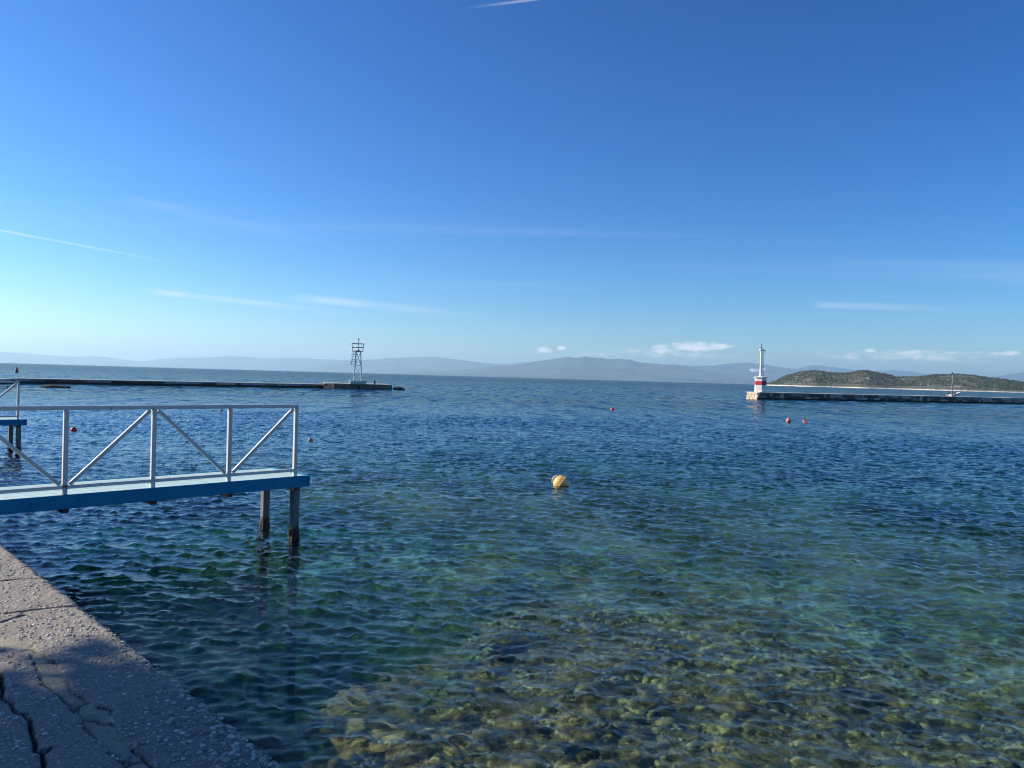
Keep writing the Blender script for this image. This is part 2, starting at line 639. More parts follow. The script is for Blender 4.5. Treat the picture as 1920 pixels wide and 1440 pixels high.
def build_seabed():
    m, t, b = new_mat('seabed_stones')
    big = t.noise(t.scale(t.pos, (1, 1, 0)), 0.22, 4.0, 0.55)
    v1 = t.voronoi(t.pos, 5.5, 'F1', 'Color')
    v1d = t.voronoi(t.pos, 5.5, 'DISTANCE_TO_EDGE')
    fine = t.noise(t.pos, 14.0, 7.0, 0.7)
    hsv = t.node('ShaderNodeSeparateColor')
    t.l.new(v1, hsv.inputs[0])
    stone = t.mix(hsv.outputs[0], (0.11, 0.092, 0.034), (0.40, 0.33, 0.14))
    stone = t.mix(t.smooth(fine, 0.40, 0.75), stone, (0.20, 0.19, 0.11))
    stone = t.mix(t.smooth(v1d, 0.0, 0.06, 0.75, 0.0), stone, (0.03, 0.035, 0.02))
    sand = t.mix(fine, (0.42, 0.42, 0.32), (0.60, 0.59, 0.47))
    weed = t.mix(fine, (0.014, 0.022, 0.012), (0.05, 0.055, 0.022))
    sandy = t.node('ShaderNodeAttribute', attribute_name='sandy').outputs['Fac']
    c = t.mix(t.math('MULTIPLY', t.smooth(big, 0.44, 0.58), sandy), stone, sand)
    c = t.mix(t.smooth(t.noise(t.scale(t.pos, (1, 1, 0)), 0.13, 5.0, 0.6), 0.53, 0.60), c, weed)
    wd = t.node('ShaderNodeAttribute', attribute_name='weed').outputs['Fac']
    c = t.mix(t.math('MULTIPLY', wd, 0.93), c, weed)  # hollow painted weed-dark, also standing in for the dark reflection over it
    t.set(b.inputs['Base Color'], c)
    b.inputs['Roughness'].default_value = 0.9
    t.set(b.inputs['Normal'], t.bump(t.math('ADD', v1d, fine), 0.9, 0.06))
    az = np.radians(np.concatenate([np.linspace(-125, -45, 30, endpoint=False), np.linspace(-45, 45, 360, endpoint=False), np.linspace(45, 125, 31)]))
    r = [0.6]
    while r[-1] < 22:
        r.append(r[-1] + 0.035 + 0.003 * r[-1])
    while r[-1] < 44000:
        r.append(r[-1] * 1.06)
    r = np.array(r)
    RR, AA = np.meshgrid(r, az, indexing='ij')
    x, y = RR * np.sin(AA), RR * np.cos(AA)
    z = bed_z(x, y)
    o = np_mesh('seabed', np.stack([x, y, z], -1).reshape(-1, 3), grid_quads(len(r), len(az)), m)
    sv = ((x - EDGE0.x) + (y - EDGE0.y)) * S2
    uv = (x - EDGE0.x) * DU.x + (y - EDGE0.y) * DU.y
    vattr(o, 'sandy', np.clip((RR + 2.0 * (fbm(x * 0.4, y * 0.4, 3, 68) - 0.5) - 7.0) / 2.5, 0, 1))
    vattr(o, 'weed', reflection_weed_bed(uv, sv + 1.2 * (fbm(x * 0.8, y * 0.8, 4, 66) - 0.5)))
    tag(o, kind='structure')
    # rocks lying on it
    rock_m, t, b = new_mat('submerged_rock')
    inf = t.node('ShaderNodeObjectInfo').outputs['Random']
    fine = t.noise(t.pos, 9.0, 7.0, 0.7)
    c = t.mix(t.math('POWER', inf, 1.7), (0.08, 0.068, 0.025), (0.48, 0.39, 0.17))
    c = t.mix(t.smooth(fine, 0.46, 0.70), c, (0.54, 0.44, 0.20))
    c = t.mix(t.smooth(t.noise(t.pos, 3.2, 6.0, 0.65), 0.50, 0.62), c, (0.03, 0.036, 0.014))
    t.set(b.inputs['Base Color'], c)
    b.inputs['Roughness'].default_value = 0.85
    t.set(b.inputs['Normal'], t.bump(fine, 0.9, 0.05))
    shapes = []
    for k in range(8):
        bm = bmesh.new()
        bmesh.ops.create_icosphere(bm, subdivisions=2, radius=1.0)
        for v in bm.verts:
            p = v.co.copy()
            n = mnoise.fractal(p * 0.9 + Vector((k * 7.3, 0, 0)), 1.0, 2.0, 4)
            q = p * (1 + 0.62 * n)
            v.co = Vector((q.x, q.y * 0.8, max(q.z, -0.5) * 0.62))
        me = bpy.data.meshes.new('rock')
        bm.to_mesh(me)
        bm.free()
        me.materials.append(rock_m)
        me.shade_smooth()
        shapes.append(me)
    cnt = 0
    big_rock = at(1600, 1285, -0.85)
    while cnt < 290:
        a = rng.uniform(-0.62, 0.66)
        rr = rng.uniform(3.0, 9.8)
        x, y = rr * math.sin(a), rr * math.cos(a)
        sq = ((x - EDGE0.x) + (y - EDGE0.y)) * S2
        if sq < 0.25 or reflection_weed_bed(np.array((x - EDGE0.x) * DU.x + (y - EDGE0.y) * DU.y), np.array(sq)) > 0.15 + 0.8 * rng.random():
            continue
        s = 0.07 + 0.15 * rng.random() ** 2
        if cnt == 0:
            x, y, s = big_rock.x, big_rock.y, 0.36
        z = float(bed_z(np.array(x), np.array(y)))
        o2 = inst(shapes[cnt % 8], 'rock', o, (x, y, z + s * 0.12), (rng.uniform(-.3, .3), rng.uniform(-.3, .3), rng.uniform(0, 6.28)), (s * rng.uniform(.8, 1.4), s, s * rng.uniform(.7, 1.2)))
        cnt += 1
    # loose cobbles, past counting
    bm = bmesh.new()
    bmesh.ops.create_icosphere(bm, subdivisions=1, radius=1.0)
    base = np.array([v.co[:] for v in bm.verts])
    tri = np.array([[v.index for v in f.verts] for f in bm.faces])
    bm.free()
    V, T = [], []
    n = 0
    while n < 6500:
        a = rng.uniform(-0.64, 0.70)
        rr = rng.uniform(2.8, 12.0)
        x, y = rr * math.sin(a), rr * math.cos(a)
        sq = ((x - EDGE0.x) + (y - EDGE0.y)) * S2
        if sq < 0.05 or reflection_weed_bed(np.array((x - EDGE0.x) * DU.x + (y - EDGE0.y) * DU.y), np.array(sq)) > 0.05 + 0.9 * rng.random():
            continue
        s = 0.02 + 0.075 * rng.random() ** 3
        ang = rng.uniform(0, 6.28)
        p = base * (1 + 0.25 * rng.standard_normal((len(base), 1))) * np.array([s * rng.uniform(.8, 1.6), s, s * 0.6])
        p = np.stack([p[:, 0] * math.cos(ang) - p[:, 1] * math.sin(ang), p[:, 0] * math.sin(ang) + p[:, 1] * math.cos(ang), p[:, 2]], -1)
        V.append(p + np.array([x, y, 0.0]))
        T.append(tri + n * len(base))
        n += 1
    V = np.array(V)
    ctr = V.mean(1)
    V[:, :, 2] += bed_z(ctr[:, 0], ctr[:, 1])[:, None] + 0.01
    cb = np_mesh('cobbles', V.reshape(-1, 3), np.concatenate(T), rock_m, o)
    tag(cb, kind='stuff')
    return o


seabed = build_seabed()


# ------------------------------------------------------------------ quay
def q_uv(p):
    d = Vector((p[0], p[1])) - EDGE0
    return d.dot(DU), d.dot(DV)


def qpx(pts):
    return [q_uv(at(a, b, QUAY_Z)) for a, b in pts]


CRACK = qpx([(-30, 1235), (-6, 1250), (3, 1268), (1, 1283), (7, 1310), (22, 1317), (30, 1333), (47, 1335), (55, 1347), (57, 1367), (60, 1383), (65, 1397), (70, 1407), (82, 1410), (78, 1433), (76, 1446), (84, 1470)])
CRACK_B = qpx([(82, 1410), (90, 1408), (95, 1402)])
ST_L = [(-40, 1205), (27, 1218), (58, 1226), (67, 1263), (80, 1282), (107, 1300), (123, 1315), (142, 1340), (158, 1362), (182, 1385), (200, 1402), (222, 1423), (237, 1438), (262, 1462)]
ST_R = [(-40, 1190), (20, 1196), (63, 1210), (80, 1225), (100, 1243), (117, 1255), (123, 1272), (133, 1293), (150, 1307), (167, 1320), (180, 1327), (210, 1332), (207, 1355), (222, 1377), (237, 1393), (258, 1410), (273, 1425), (288, 1448), (300, 1462)]
STRIP = qpx(ST_L + ST_R[::-1])
STRIP_L, STRIP_R = qpx(ST_L[2:]), qpx(ST_R[2:])
JOINTS = [qpx([(-60, 1094), (0, 1088), (40, 1084), (76, 1083)]), qpx([(-40, 1156), (30, 1147), (80, 1140), (139, 1135)]), qpx([(5, 1166), (25, 1159), (45, 1153)])]


def build_quay():
    u = np.concatenate([np.linspace(-12, -1.6, 27, endpoint=False), np.arange(-1.6, 4.4, 0.010), np.linspace(4.4, 9, 60), np.linspace(9.5, 60, 60)])
    v = np.concatenate([np.linspace(0, 0.06, 6, endpoint=False), np.arange(0.06, 2.1, 0.010), np.linspace(2.15, 14, 42)])
    U, V = np.meshgrid(u, v, indexing='ij')
    # broken, slightly wandering joints
    wu = U + 0.03 * (fbm(U * 7, V * 7, 4, 31) - 0.5)
    wv = V + 0.03 * (fbm(U * 7, V * 7, 4, 41) - 0.5)
    dc = np.minimum(seg_dist(wu, wv, CRACK), seg_dist(wu, wv, CRACK_B))
    dj = np.minimum.reduce([seg_dist(wu, wv, j) for j in JOINTS])
    ds = np.minimum(seg_dist(wu, wv, STRIP_L), seg_dist(wu, wv, STRIP_R))
    strip = in_poly(wu, wv, STRIP).astype(float)
    wid = 0.010 * np.clip(fbm(U * 6, V * 6, 3, 51) * 1.6 - 0.3, 0.05, 1)
    z = QUAY_Z + 0.020 * (fbm(U * 0.9, V * 0.9, 4, 3) - 0.5) + 0.008 * (fbm(U * 22, V * 22, 3, 13) - 0.5) * (1 - strip)
    crack = np.clip(1 - (dc - wid * 0.5) / 0.010, 0, 1) ** 2
    jt = np.clip(1 - (dj - 0.014 * fbm(U * 9, V * 9, 2, 77)) / 0.010, 0, 1)
    jw = (fbm(U * 5, V * 5, 3, 90) > 0.45) * 0.006
    js = np.clip(1 - (ds - jw * 0.25) / 0.008, 0, 1) * (jw > 0)
    hair = (1 - np.clip(np.abs(fbm(U * 3.1, V * 3.1, 4, 33) - 0.5) / 0.016, 0, 1)) * strip
    z = z - 0.035 * crack - 0.028 * jt - 0.010 * js - 0.010 * hair - 0.004 * strip
    # rounded, chipped lip
    lip = np.clip(1 - V / 0.06, 0, 1)
    z = z - 0.035 * lip ** 2 - 0.02 * lip * fbm(U * 6, V * 6, 3, 71)
    chip = (0.05 * (fbm(U * 2.4, U * 0 + 3.3, 4, 88) - 0.5) + 0.035 * np.clip(fbm(U * 9, U * 0 + 1.3, 3, 89) - 0.55, 0, 1) * 4) * lip
    VV = V + chip
    # wall below the lip
    rows = [np.array([0.55, 0.25, 0.05, -0.15, -0.5, -1.2, -3.5])]
    X = EDGE0.x + U * DU.x + VV * DV.x
    Y = EDGE0.y + U * DU.y + VV * DV.y
    nu = len(u)
    wall_z = rows[0]
    wv2 = 0.012 + 0.03 * (fbm(U[:, :1] * 3, wall_z[None, :] * 3, 3, 101) - 0.5)
    WX = EDGE0.x + u[:, None] * DU.x + wv2 * DV.x
    WY = EDGE0.y + u[:, None] * DU.y + wv2 * DV.y
    WZ = np.repeat(wall_z[None, :], nu, 0)
    X = np.concatenate([WX[:, ::-1], X], 1)
    Y = np.concatenate([WY[:, ::-1], Y], 1)
    Z = np.concatenate([WZ[:, ::-1], z], 1)
    nw = len(wall_z)
    pad = lambda a: np.concatenate([np.zeros((nu, nw)), a], 1)

    m, t, b = new_mat('quay_concrete')
    mort = t.node('ShaderNodeAttribute', attribute_name='mortar').outputs['Fac']
    dirt = t.node('ShaderNodeAttribute', attribute_name='soil').outputs['Fac']
    v1 = t.node('ShaderNodeTexVoronoi', feature='F1')
    v1.inputs['Scale'].default_value = 46.0
    t.set(v1.inputs['Vector'], t.pos)
    sp = t.node('ShaderNodeSeparateColor')
    t.l.new(v1.outputs['Color'], sp.inputs[0])
    agg = t.math('MULTIPLY', t.smooth(v1.outputs['Distance'], 0.30, 0.50, 1.0, 0.0), t.smooth(sp.outputs[0], 0.45, 0.6))
    big = t.noise(t.pos, 1.7, 6.0, 0.6)
    fine = t.noise(t.pos, 60.0, 5.0, 0.7)
    cem = t.mix(big, (0.20, 0.187, 0.166), (0.37, 0.347, 0.312))
    cem = t.mix(t.smooth(fine, 0.35, 0.65, 0.0, 0.5), cem, (0.17, 0.16, 0.145))
    peb = t.mix(sp.outputs[1], (0.32, 0.30, 0.265), (0.56, 0.53, 0.485))
    c = t.mix(t.math('MULTIPLY', agg, t.smooth(big, 0.35, 0.6, 0.6, 1.0)), cem, peb)
    mc = t.mix(big, (0.25, 0.24, 0.19), (0.33, 0.315, 0.25))
    mc = t.mix(t.smooth(t.noise(t.pos, 9.0, 6.0, 0.65), 0.48, 0.68, 0.0, 0.75), mc, (0.15, 0.155, 0.10))
    mc = t.mix(t.smooth(t.noise(t.pos, 45.0, 5.0, 0.7), 0.5, 0.7, 0.0, 0.5), mc, (0.40, 0.39, 0.33))
    c = t.mix(mort, c, mc)
    stain = t.smooth(t.noise(t.pos, 0.9, 5.0, 0.6), 0.54, 0.66, 0.0, 0.55)
    c = t.mix(stain, c, (0.21, 0.20, 0.175))
    c = t.mix(dirt, c, (0.022, 0.02, 0.016))
    sepz = t.node('ShaderNodeSeparateXYZ')
    t.l.new(t.pos, sepz.inputs[0])
    wet = t.smooth(t.math('ADD', sepz.outputs[2], t.math('MULTIPLY', big, 0.15)), 0.22, 0.36, 1.0, 0.0)
    c = t.mix(wet, c, (0.030, 0.030, 0.020))
    t.set(b.inputs['Base Color'], c)
    b.inputs['Roughness'].default_value = 0.85
    hgt = t.math('MULTIPLY', t.math('ADD', t.math('MULTIPLY', agg, 0.8), fine), t.math('MULTIPLY_ADD', mort, -0.55, 1.0))
    t.set(b.inputs['Normal'], t.bump(hgt, 0.9, 0.010))
    o = np_mesh('quay', np.stack([X, Y, Z], -1).reshape(-1, 3), grid_quads(nu, nw + len(v))[:, ::-1], m)
    vattr(o, 'mortar', pad(strip))
    vattr(o, 'soil', pad(np.clip(crack * 1.0 + jt * 0.75 + js * 0.8 + hair * 0.75, 0, 1)))
    tag(o, kind='structure')
    # pebbles standing proud of the worn concrete
    bm = bmesh.new()
    bmesh.ops.create_icosphere(bm, subdivisions=1, radius=1.0)
    base = np.array([q.co[:] for q in bm.verts])
    tri = np.array([[q.index for q in f.verts] for f in bm.faces])
    bm.free()
    pm, t, b = new_mat('white_pebble')
    isl = t.node('ShaderNodeNewGeometry').outputs['Random Per Island']
    t.set(b.inputs['Base Color'], t.mix(t.math('POWER', isl, 1.2), (0.22, 0.207, 0.187), (0.66, 0.635, 0.595)))
    b.inputs['Roughness'].default_value = 0.7
    Vs, Ts = [], []
    n = 0
    pu = rng.uniform(-1.4, 4.6, 60000)
    pv = rng.uniform(0.012, 2.2, 60000)
    dens = 0.30 + 0.9 * (fbm(pu * 1.3, pv * 1.3, 3, 120) - 0.35) + 0.55 * np.clip(1 - pv / 0.35, 0, 1) * np.clip((1.6 - pu) / 1.2, 0.15, 1)
    smoothpatch = np.exp(-((pu - 1.15) / 0.42) ** 2 - ((pv - 0.32) / 0.26) ** 2)
    dens = dens * (1 - 0.9 * smoothpatch) * np.clip(1.25 - 0.16 * pu, 0.35, 1)
    ok = (rng.random(60000) < np.clip(dens, 0, 1) * 0.55) & ~in_poly(pu, pv, STRIP) & (seg_dist(pu, pv, CRACK) > 0.035)
    pu, pv = pu[ok], pv[ok]
    iu = np.clip(np.searchsorted(u, pu), 0, nu - 1)
    iv = np.clip(np.searchsorted(v, pv), 0, len(v) - 1)
    pz = z[iu, iv]
    for k in range(len(pu)):
        s = (0.0032 + 0.0068 * rng.random() ** 2.4) * (1.0 + 0.45 * max(0.0, 1 - pv[k] / 0.5) * (1.0 if pu[k] < 1.0 else 0.3))
        a = rng.uniform(0, 6.28)
        p = base * (1 + 0.18 * rng.standard_normal((12, 1)) if len(base) == 12 else 1 + 0.16 * rng.standard_normal((len(base), 1)))
        p = p * np.array([s * rng.uniform(1.0, 1.7), s, s * 0.62])
        p = np.stack([p[:, 0] * math.cos(a) - p[:, 1] * math.sin(a), p[:, 0] * math.sin(a) + p[:, 1] * math.cos(a), p[:, 2]], -1)
        wx = EDGE0.x + pu[k] * DU.x + pv[k] * DV.x
        wy = EDGE0.y + pu[k] * DU.y + pv[k] * DV.y
        Vs.append(p + np.array([wx, wy, pz[k] + s * 0.12]))
        Ts.append(tri + k * len(base))
    pb = np_mesh('pebbles', np.concatenate(Vs), np.concatenate(Ts), pm, o)
    tag(pb, kind='stuff')
    return o


quay = build_quay()


# ------------------------------------------------------------------ landing stages
M_WHITE = simple('white_paint', (0.62, 0.61, 0.59), 0.45, 0.10, 5.0, 0.002, 60, dirt=(0.34, 0.27, 0.20), dirt_at=0.61)
M_BLUE = simple('blue_painted_board', (0.014, 0.225, 0.40), 0.6, 0.22, 3.5, 0.003, 45, dirt=(0.006, 0.05, 0.11), dirt_at=0.66, spec=0.15)
M_DECK = simple('turquoise_deck_paint', (0.46, 0.62, 0.61), 0.5, 0.18, 7.0, 0.003, 50, dirt=(0.45, 0.55, 0.52), dirt_at=0.58)
M_BOLT = simple('dark_bolt', (0.03, 0.028, 0.025), 0.6)


def rust_paint():
    m, t, b = new_mat('rusty_white_paint')
    sp = t.node('ShaderNodeSeparateXYZ')
    t.l.new(t.pos, sp.inputs[0])
    low = t.smooth(sp.outputs[2], 0.98, 1.10, 1.0, 0.0)
    n = t.noise(t.pos, 16.0, 6.0, 0.7)
    f = t.smooth(t.math('MULTIPLY_ADD', low, 0.17, n), 0.60, 0.72)
    c = t.mix(f, (0.62, 0.61, 0.59), t.mix(n, (0.10, 0.035, 0.012), (0.30, 0.12, 0.03)))
    t.set(b.inputs['Base Color'], c)
    b.inputs['Roughness'].default_value = 0.65
    return m


def pile_mat():
    m, t, b = new_mat('wet_pile_concrete')
    sp = t.node('ShaderNodeSeparateXYZ')
    t.l.new(t.pos, sp.inputs[0])
    n = t.noise(t.pos, 9.0, 6.0, 0.65)
    f = t.smooth(t.math('MULTIPLY_ADD', n, 0.30, sp.outputs[2]), 0.30, 0.38, 1.0, 0.0)
    c = t.mix(n, (0.11, 0.11, 0.108), (0.27, 0.265, 0.255))
    c = t.mix(f, c, t.mix(n, (0.012, 0.011, 0.008), (0.04, 0.035, 0.022)))
    t.set(b.inputs['Base Color'], c)
    t.set(b.inputs['Roughness'], t.math('MULTIPLY_ADD', f, -0.4, 0.8))
    t.set(b.inputs['Normal'], t.bump(n, 0.8, 0.015))
    return m


M_RUST, M_PILE = rust_paint(), pile_mat()
M_REEF2 = simple('mussels_and_weed', (0.022, 0.020, 0.012), 0.6, 0.5, 25.0, 0.01, 90)
DECK_Z = 0.9
SP = 0.97


def gangway(end_post, n_bays, label, rust_k):
    """local frame: origin at the foot of the outermost post, +X out to sea, +Y to the far side"""
    g = empty('landing_stage', (end_post[0], end_post[1], 0), R(45))
    tag(g, label, 'jetty', 'blue landing stages along the quay')
    L0, L1 = -n_bays * SP - 0.35, 0.15
    Wn, Wf = -0.06, 1.0
    for k in range(5):                                  # lengthwise deck planks
        w = (Wf - Wn) / 5
        MB().box(((L0 + L1) / 2, Wn + w * (k + .5), DECK_Z - 0.02), (L1 - L0, w - 0.008, 0.036)).build('plank', M_DECK, g, bevel=0.004)
    near_board = MB().box(((L0 + L1) / 2, Wn - 0.022, DECK_Z - 0.073), (L1 - L0, 0.04, 0.160)).build('side_board', M_BLUE, g, bevel=0.006)
    MB().box(((L0 + L1) / 2, Wf + 0.022, DECK_Z - 0.073), (L1 - L0, 0.04, 0.160)).build('side_board', M_BLUE, g, bevel=0.006)
    MB().box((L1 + 0.022, (Wn + Wf) / 2, DECK_Z - 0.073), (0.04, Wf - Wn + 0.088, 0.158)).build('end_board', M_BLUE, g, bevel=0.006)
    for k in range(n_bays + 1):
        MB().box((-k * SP, (Wn + Wf) / 2, DECK_Z - 0.14), (0.07, Wf - Wn + 0.01, 0.13)).build('cross_beam', M_BOLT, g)
    zt, zb = DECK_Z + 1.0, DECK_Z + 0.085
    MB().bar((L0 + 0.2, 0, zt), (0.026, 0, zt), 0.05).build('top_rail', M_WHITE, g, bevel=0.004)
    MB().bar((L0 + 0.2, 0, zb), (-0.026, 0, zb), 0.042).build('bottom_rail', M_WHITE, g, bevel=0.004)
    for k in range(n_bays + 1):
        o = MB().bar((-k * SP, 0, DECK_Z - 0.001), (-k * SP, 0, zt - 0.027), 0.052).build('post', M_RUST if k == rust_k else M_WHITE, g, bevel=0.004)
        if k == rust_k:
            o['label'] = 'post with a rusty foot'
    for k in range(n_bays):
        hi, lo = (-k * SP, -(k + 1) * SP) if k % 2 == 0 else (-(k + 1) * SP, -k * SP)
        s = 1 if lo < hi else -1
        MB().bar((lo + s * 0.05, -0.004, zb + 0.03), (hi - s * 0.05, -0.004, zt - 0.04), 0.042).build('brace', M_WHITE, g, bevel=0.004)
    for w in (0.03, 0.92):
        pl = MB().box((0.03, w, -1.6), (0.105, 0.105, 4.7)).build('pile', M_PILE, g, bevel=0.012)
        mb, nz, na = MB(), 12, 16
        vs = []
        for i in range(nz):
            zz = -0.40 + 0.56 * i / (nz - 1)
            for k in range(na):
                a = 2 * math.pi * k / na
                n = mnoise.noise(Vector((math.cos(a) * 2.2, math.sin(a) * 2.2 + w * 9, zz * 11)))
                fade = min(1.0, (0.17 - zz) / 0.10)
                sq = 0.053 / max(abs(math.cos(a)), abs(math.sin(a)))
                rr = sq * 0.93 + max(0.0, 0.018 + 0.022 * n) * fade
                vs.append((0.03 + rr * math.cos(a), w + rr * math.sin(a), zz + 0.012 * n))
        mb.add(vs, [(i * na + k, i * na + (k + 1) % na, (i + 1) * na + (k + 1) % na, (i + 1) * na + k) for i in range(nz - 1) for k in range(na)])
        mb.build('weed_growth', M_REEF2, pl)
    for k in range(2 * n_bays + 1):
        MB().tube((0.1 - k * 0.48, Wn - 0.040, DECK_Z - 0.06), (0.1 - k * 0.48, Wn - 0.049, DECK_Z - 0.06), 0.009, n=8).build('bolt', M_BOLT, near_board)
    return g


gangway((-3.07, 10.66), 4, 'blue and white landing stage with diagonal railing braces, near the quay in front', 3)
gangway((-13.15, 19.9), 4, 'distant blue and white landing stage cut off by the left picture edge', -1)


# ------------------------------------------------------------------ stone moles
def stone_mat(name, c0, c1, foot):
    m, t, b = new_mat(name)
    r = t.node('ShaderNodeObjectInfo').outputs['Random']
    n = t.noise(t.pos, 1.6, 6.0, 0.65)
    c = t.mix(t.math('POWER', r, 2.2), c0, c1)
    c = t.mix(t.smooth(n, 0.42, 0.7, 0.0, 0.7), c, tuple(0.35 * x for x in c0))
    sp = t.node('ShaderNodeSeparateXYZ')
    t.l.new(t.pos, sp.inputs[0])
    f = t.smooth(t.math('MULTIPLY_ADD', n, 0.2, sp.outputs[2]), foot, foot + 0.12, 1.0, 0.0)
    c = t.mix(f, c, (0.022, 0.02, 0.014))
    t.set(b.inputs['Base Color'], c)
    b.inputs['Roughness'].default_value = 0.9
    t.set(b.inputs['Normal'], t.bump(t.noise(t.pos, 6.0, 6.0, 0.7), 1.0, 0.08))
    return m


M_STONE_R = stone_mat('mole_stone', (0.07, 0.07, 0.06), (0.60, 0.58, 0.52), 0.30)
M_STONE_L = stone_mat('breakwater_stone', (0.04, 0.038, 0.033), (0.48, 0.47, 0.44), 0.30)
M_CAP = simple('pale_mole_cap', (0.52, 0.48, 0.42), 0.85, 0.25, 0.8, 0.03, 8)
M_LIME = simple('weathered_limestone', (0.52, 0.45, 0.34), 0.85, 0.4, 0.9, 0.05, 5, dirt=(0.10, 0.085, 0.055), dirt_at=0.60)


def block_mesh(l, h, d, k):
    bm = bmesh.new()
    bmesh.ops.create_cube(bm, size=1.0)
    g = random.Random(k)
    for v in bm.verts:
        v.co = Vector((v.co.x * l, v.co.y * d, v.co.z * h)) + Vector((g.uniform(-.03, .03), g.uniform(-.04, .04), g.uniform(-.02, .02)))
    bmesh.ops.bevel(bm, geom=bm.edges[:], offset=0.035, segments=1, affect='EDGES')
    me = bpy.data.meshes.new('stone')
    bm.to_mesh(me)
    bm.free()
    return me


def mole(p0, p1, width, top, courses, mat, label, lens, cap_mat, end_mat=None):
    """local +X runs from p0 to p1, the harbour face at y = 0, body towards +Y"""
    p0, p1 = Vector((p0.x, p0.y, 0)), Vector((p1.x, p1.y, 0))
    d = p1 - p0
    L = d.length
    g = empty('stone_mole', p0, math.atan2(d.y, d.x))
    tag(g, label, 'breakwater')
    core = MB().box((L / 2 + 0.1, width / 2 + 0.15, (top - 0.12 - 4) / 2), (L - 0.2, width - 0.3, top - 0.12 + 4)).build('core', mat, g)
    ch = (top - 0.10 + 0.45) / courses
    variants = [block_mesh(l, ch - 0.02, 0.5, k) for k, l in enumerate(lens)]
    for me in variants:
        me.materials.append(mat)
    for c in range(courses):
        x = -0.0 - (0.4 * (c % 2))
        while x < L:
            k = random.randrange(len(lens))
            if x + lens[k] / 2 > 0.0:
                inst(variants[k], 'stone', g, (max(x, 0) + lens[k] / 2, 0.22 + random.uniform(-.05, .05), -0.45 + ch * (c + .5)), (0, 0, random.uniform(-.015, .015)))
            x = max(x, 0) + lens[k] + 0.02
    # walking surface of cast slabs
    n = int(L / 6.0) + 1
    for k in range(n):
        MB().box((L * (k + .5) / n, width / 2, top - 0.05 + random.uniform(-.012, .012)), (L / n - 0.03, width + 0.02 + random.uniform(0, .05), 0.10)).build('cap_slab', cap_mat, g, bevel=0.02)
    return g, L


RC = at(1423, 749.0)
RD = Vector((math.sin(R(64.9)), math.cos(R(64.9)), 0))
right_mole, RL = mole(RC, RC + RD * 74, 2.9, 1.16, 3, M_STONE_R, 'dark stone mole on the right carrying the red and white light', (1.0, 1.35, 1.7, 0.75), M_CAP)
# sunlit end face of dressed limestone
ln = [block_mesh(l, 0.36, 0.35, 40 + k) for k, l in enumerate((0.9, 0.7, 1.1))]
for me in ln:
    me.materials.append(M_LIME)
for c in range(4):
    y = 0.5 if c % 2 else 0.35
    while y < 2.6:
        k = random.randrange(3)
        l = (0.9, 0.7, 1.1)[k]
        inst(ln[k], 'stone', right_mole, (-0.08 + random.uniform(-.04, .04), y + l / 2 - 0.32, -0.24 + 0.372 * c), (0, 0, R(90)))
        y += l + 0.02

LA, LB = at(30, 718.6), at(617, 728.0)
left_mole, LL = mole(LA, LB, 2.6, 0.60, 2, M_STONE_L, 'long low dark breakwater on the left topped with pale stones', (0.9, 1.3, 1.9, 0.7, 2.4), M_CAP)
LZ = at(-260, 727.0)
far_mole, _ = mole(LZ, LA + (LZ - LA).normalized() * 0.3, 2.6, 0.55, 2, M_STONE_L, 'bent landward stretch of low breakwater at the left picture edge', (0.9, 1.3, 1.9, 0.7), M_CAP)


def pier_head():
    a, b = at(620, 728.6), at(735, 731.2)
    d = b - a
    L = d.length
    g = empty('pier_head', a, math.atan2(d.y, d.x))
    tag(g, 'broad stained concrete pier head under the lattice beacon', 'pier')
    W, T = 6.0, 0.80
    m = simple('pier_head_concrete', (0.15, 0.132, 0.105), 0.9, 0.6, 0.7, 0.06, 5, dirt=(0.045, 0.04, 0.03), dirt_at=0.50)
    bm = bmesh.new()
    pts = [(-0.9, 0.9), (0.5, 0.0), (L - 0.2, 0.0), (L, 0.3), (L, W - 0.4), (L - 0.4, W), (-0.9, W)]
    lo = [bm.verts.new((x * 1.0 - (0.35 if i in (0, 6) else 0), y - (0.12 if i in (1, 2) else 0), -3.0)) for i, (x, y) in enumerate(pts)]
    hi = [bm.verts.new((x, y, T - 0.12)) for x, y in pts]
    n = len(pts)
    for i in range(n):
        bm.faces.new((lo[i], lo[(i + 1) % n], hi[(i + 1) % n], hi[i]))
    bm.faces.new(hi)
    bmesh.ops.subdivide_edges(bm, edges=[e for e in bm.edges], cuts=6, use_grid_fill=True)
    for v in bm.verts:
        q = mnoise.noise_vector(v.co * 1.1)
        v.co += Vector((q.x * 0.10, q.y * 0.12, q.z * 0.05))
    me = bpy.data.meshes.new('body')
    bm.to_mesh(me)
    bm.free()
    me.materials.append(m)
    o = bpy.data.objects.new('body', me)
    col.objects.link(o)
    o.parent = g
    mb = MB()
    v = [(x, y, T - 0.10) for x, y in pts] + [(x, y, T) for x, y in pts]
    mb.add(v, [tuple(range(n, 2 * n))] + [(i, (i + 1) % n, n + (i + 1) % n, n + i) for i in range(n)])
    mb.build('cap_slab', M_CAP, g)
    # fallen rock at the tip
    return g, L, a, d.normalized()


head, HL, HA, HD = pier_head()


def boulder(name, loc, size, label, seed, mat, rz=0.0):
    bm = bmesh.new()
    bmesh.ops.create_icosphere(bm, subdivisions=3, radius=1.0)
    for v in bm.verts:
        n = mnoise.fractal(v.co * 1.3 + Vector((seed, 0, 0)), 0.9, 2.1, 5)
        v.co = v.co * (1 + 0.35 * n)
        v.co = Vector((v.co.x * size[0], v.co.y * size[1], v.co.z * size[2]))
    me = bpy.data.meshes.new(name)
    bm.to_mesh(me)
    bm.free()
    me.materials.append(mat)
    o = bpy.data.objects.new(name, me)
    o.location = loc
    o.rotation_euler = (0, 0, rz)
    col.objects.link(o)
    return tag(o, label, 'rock')


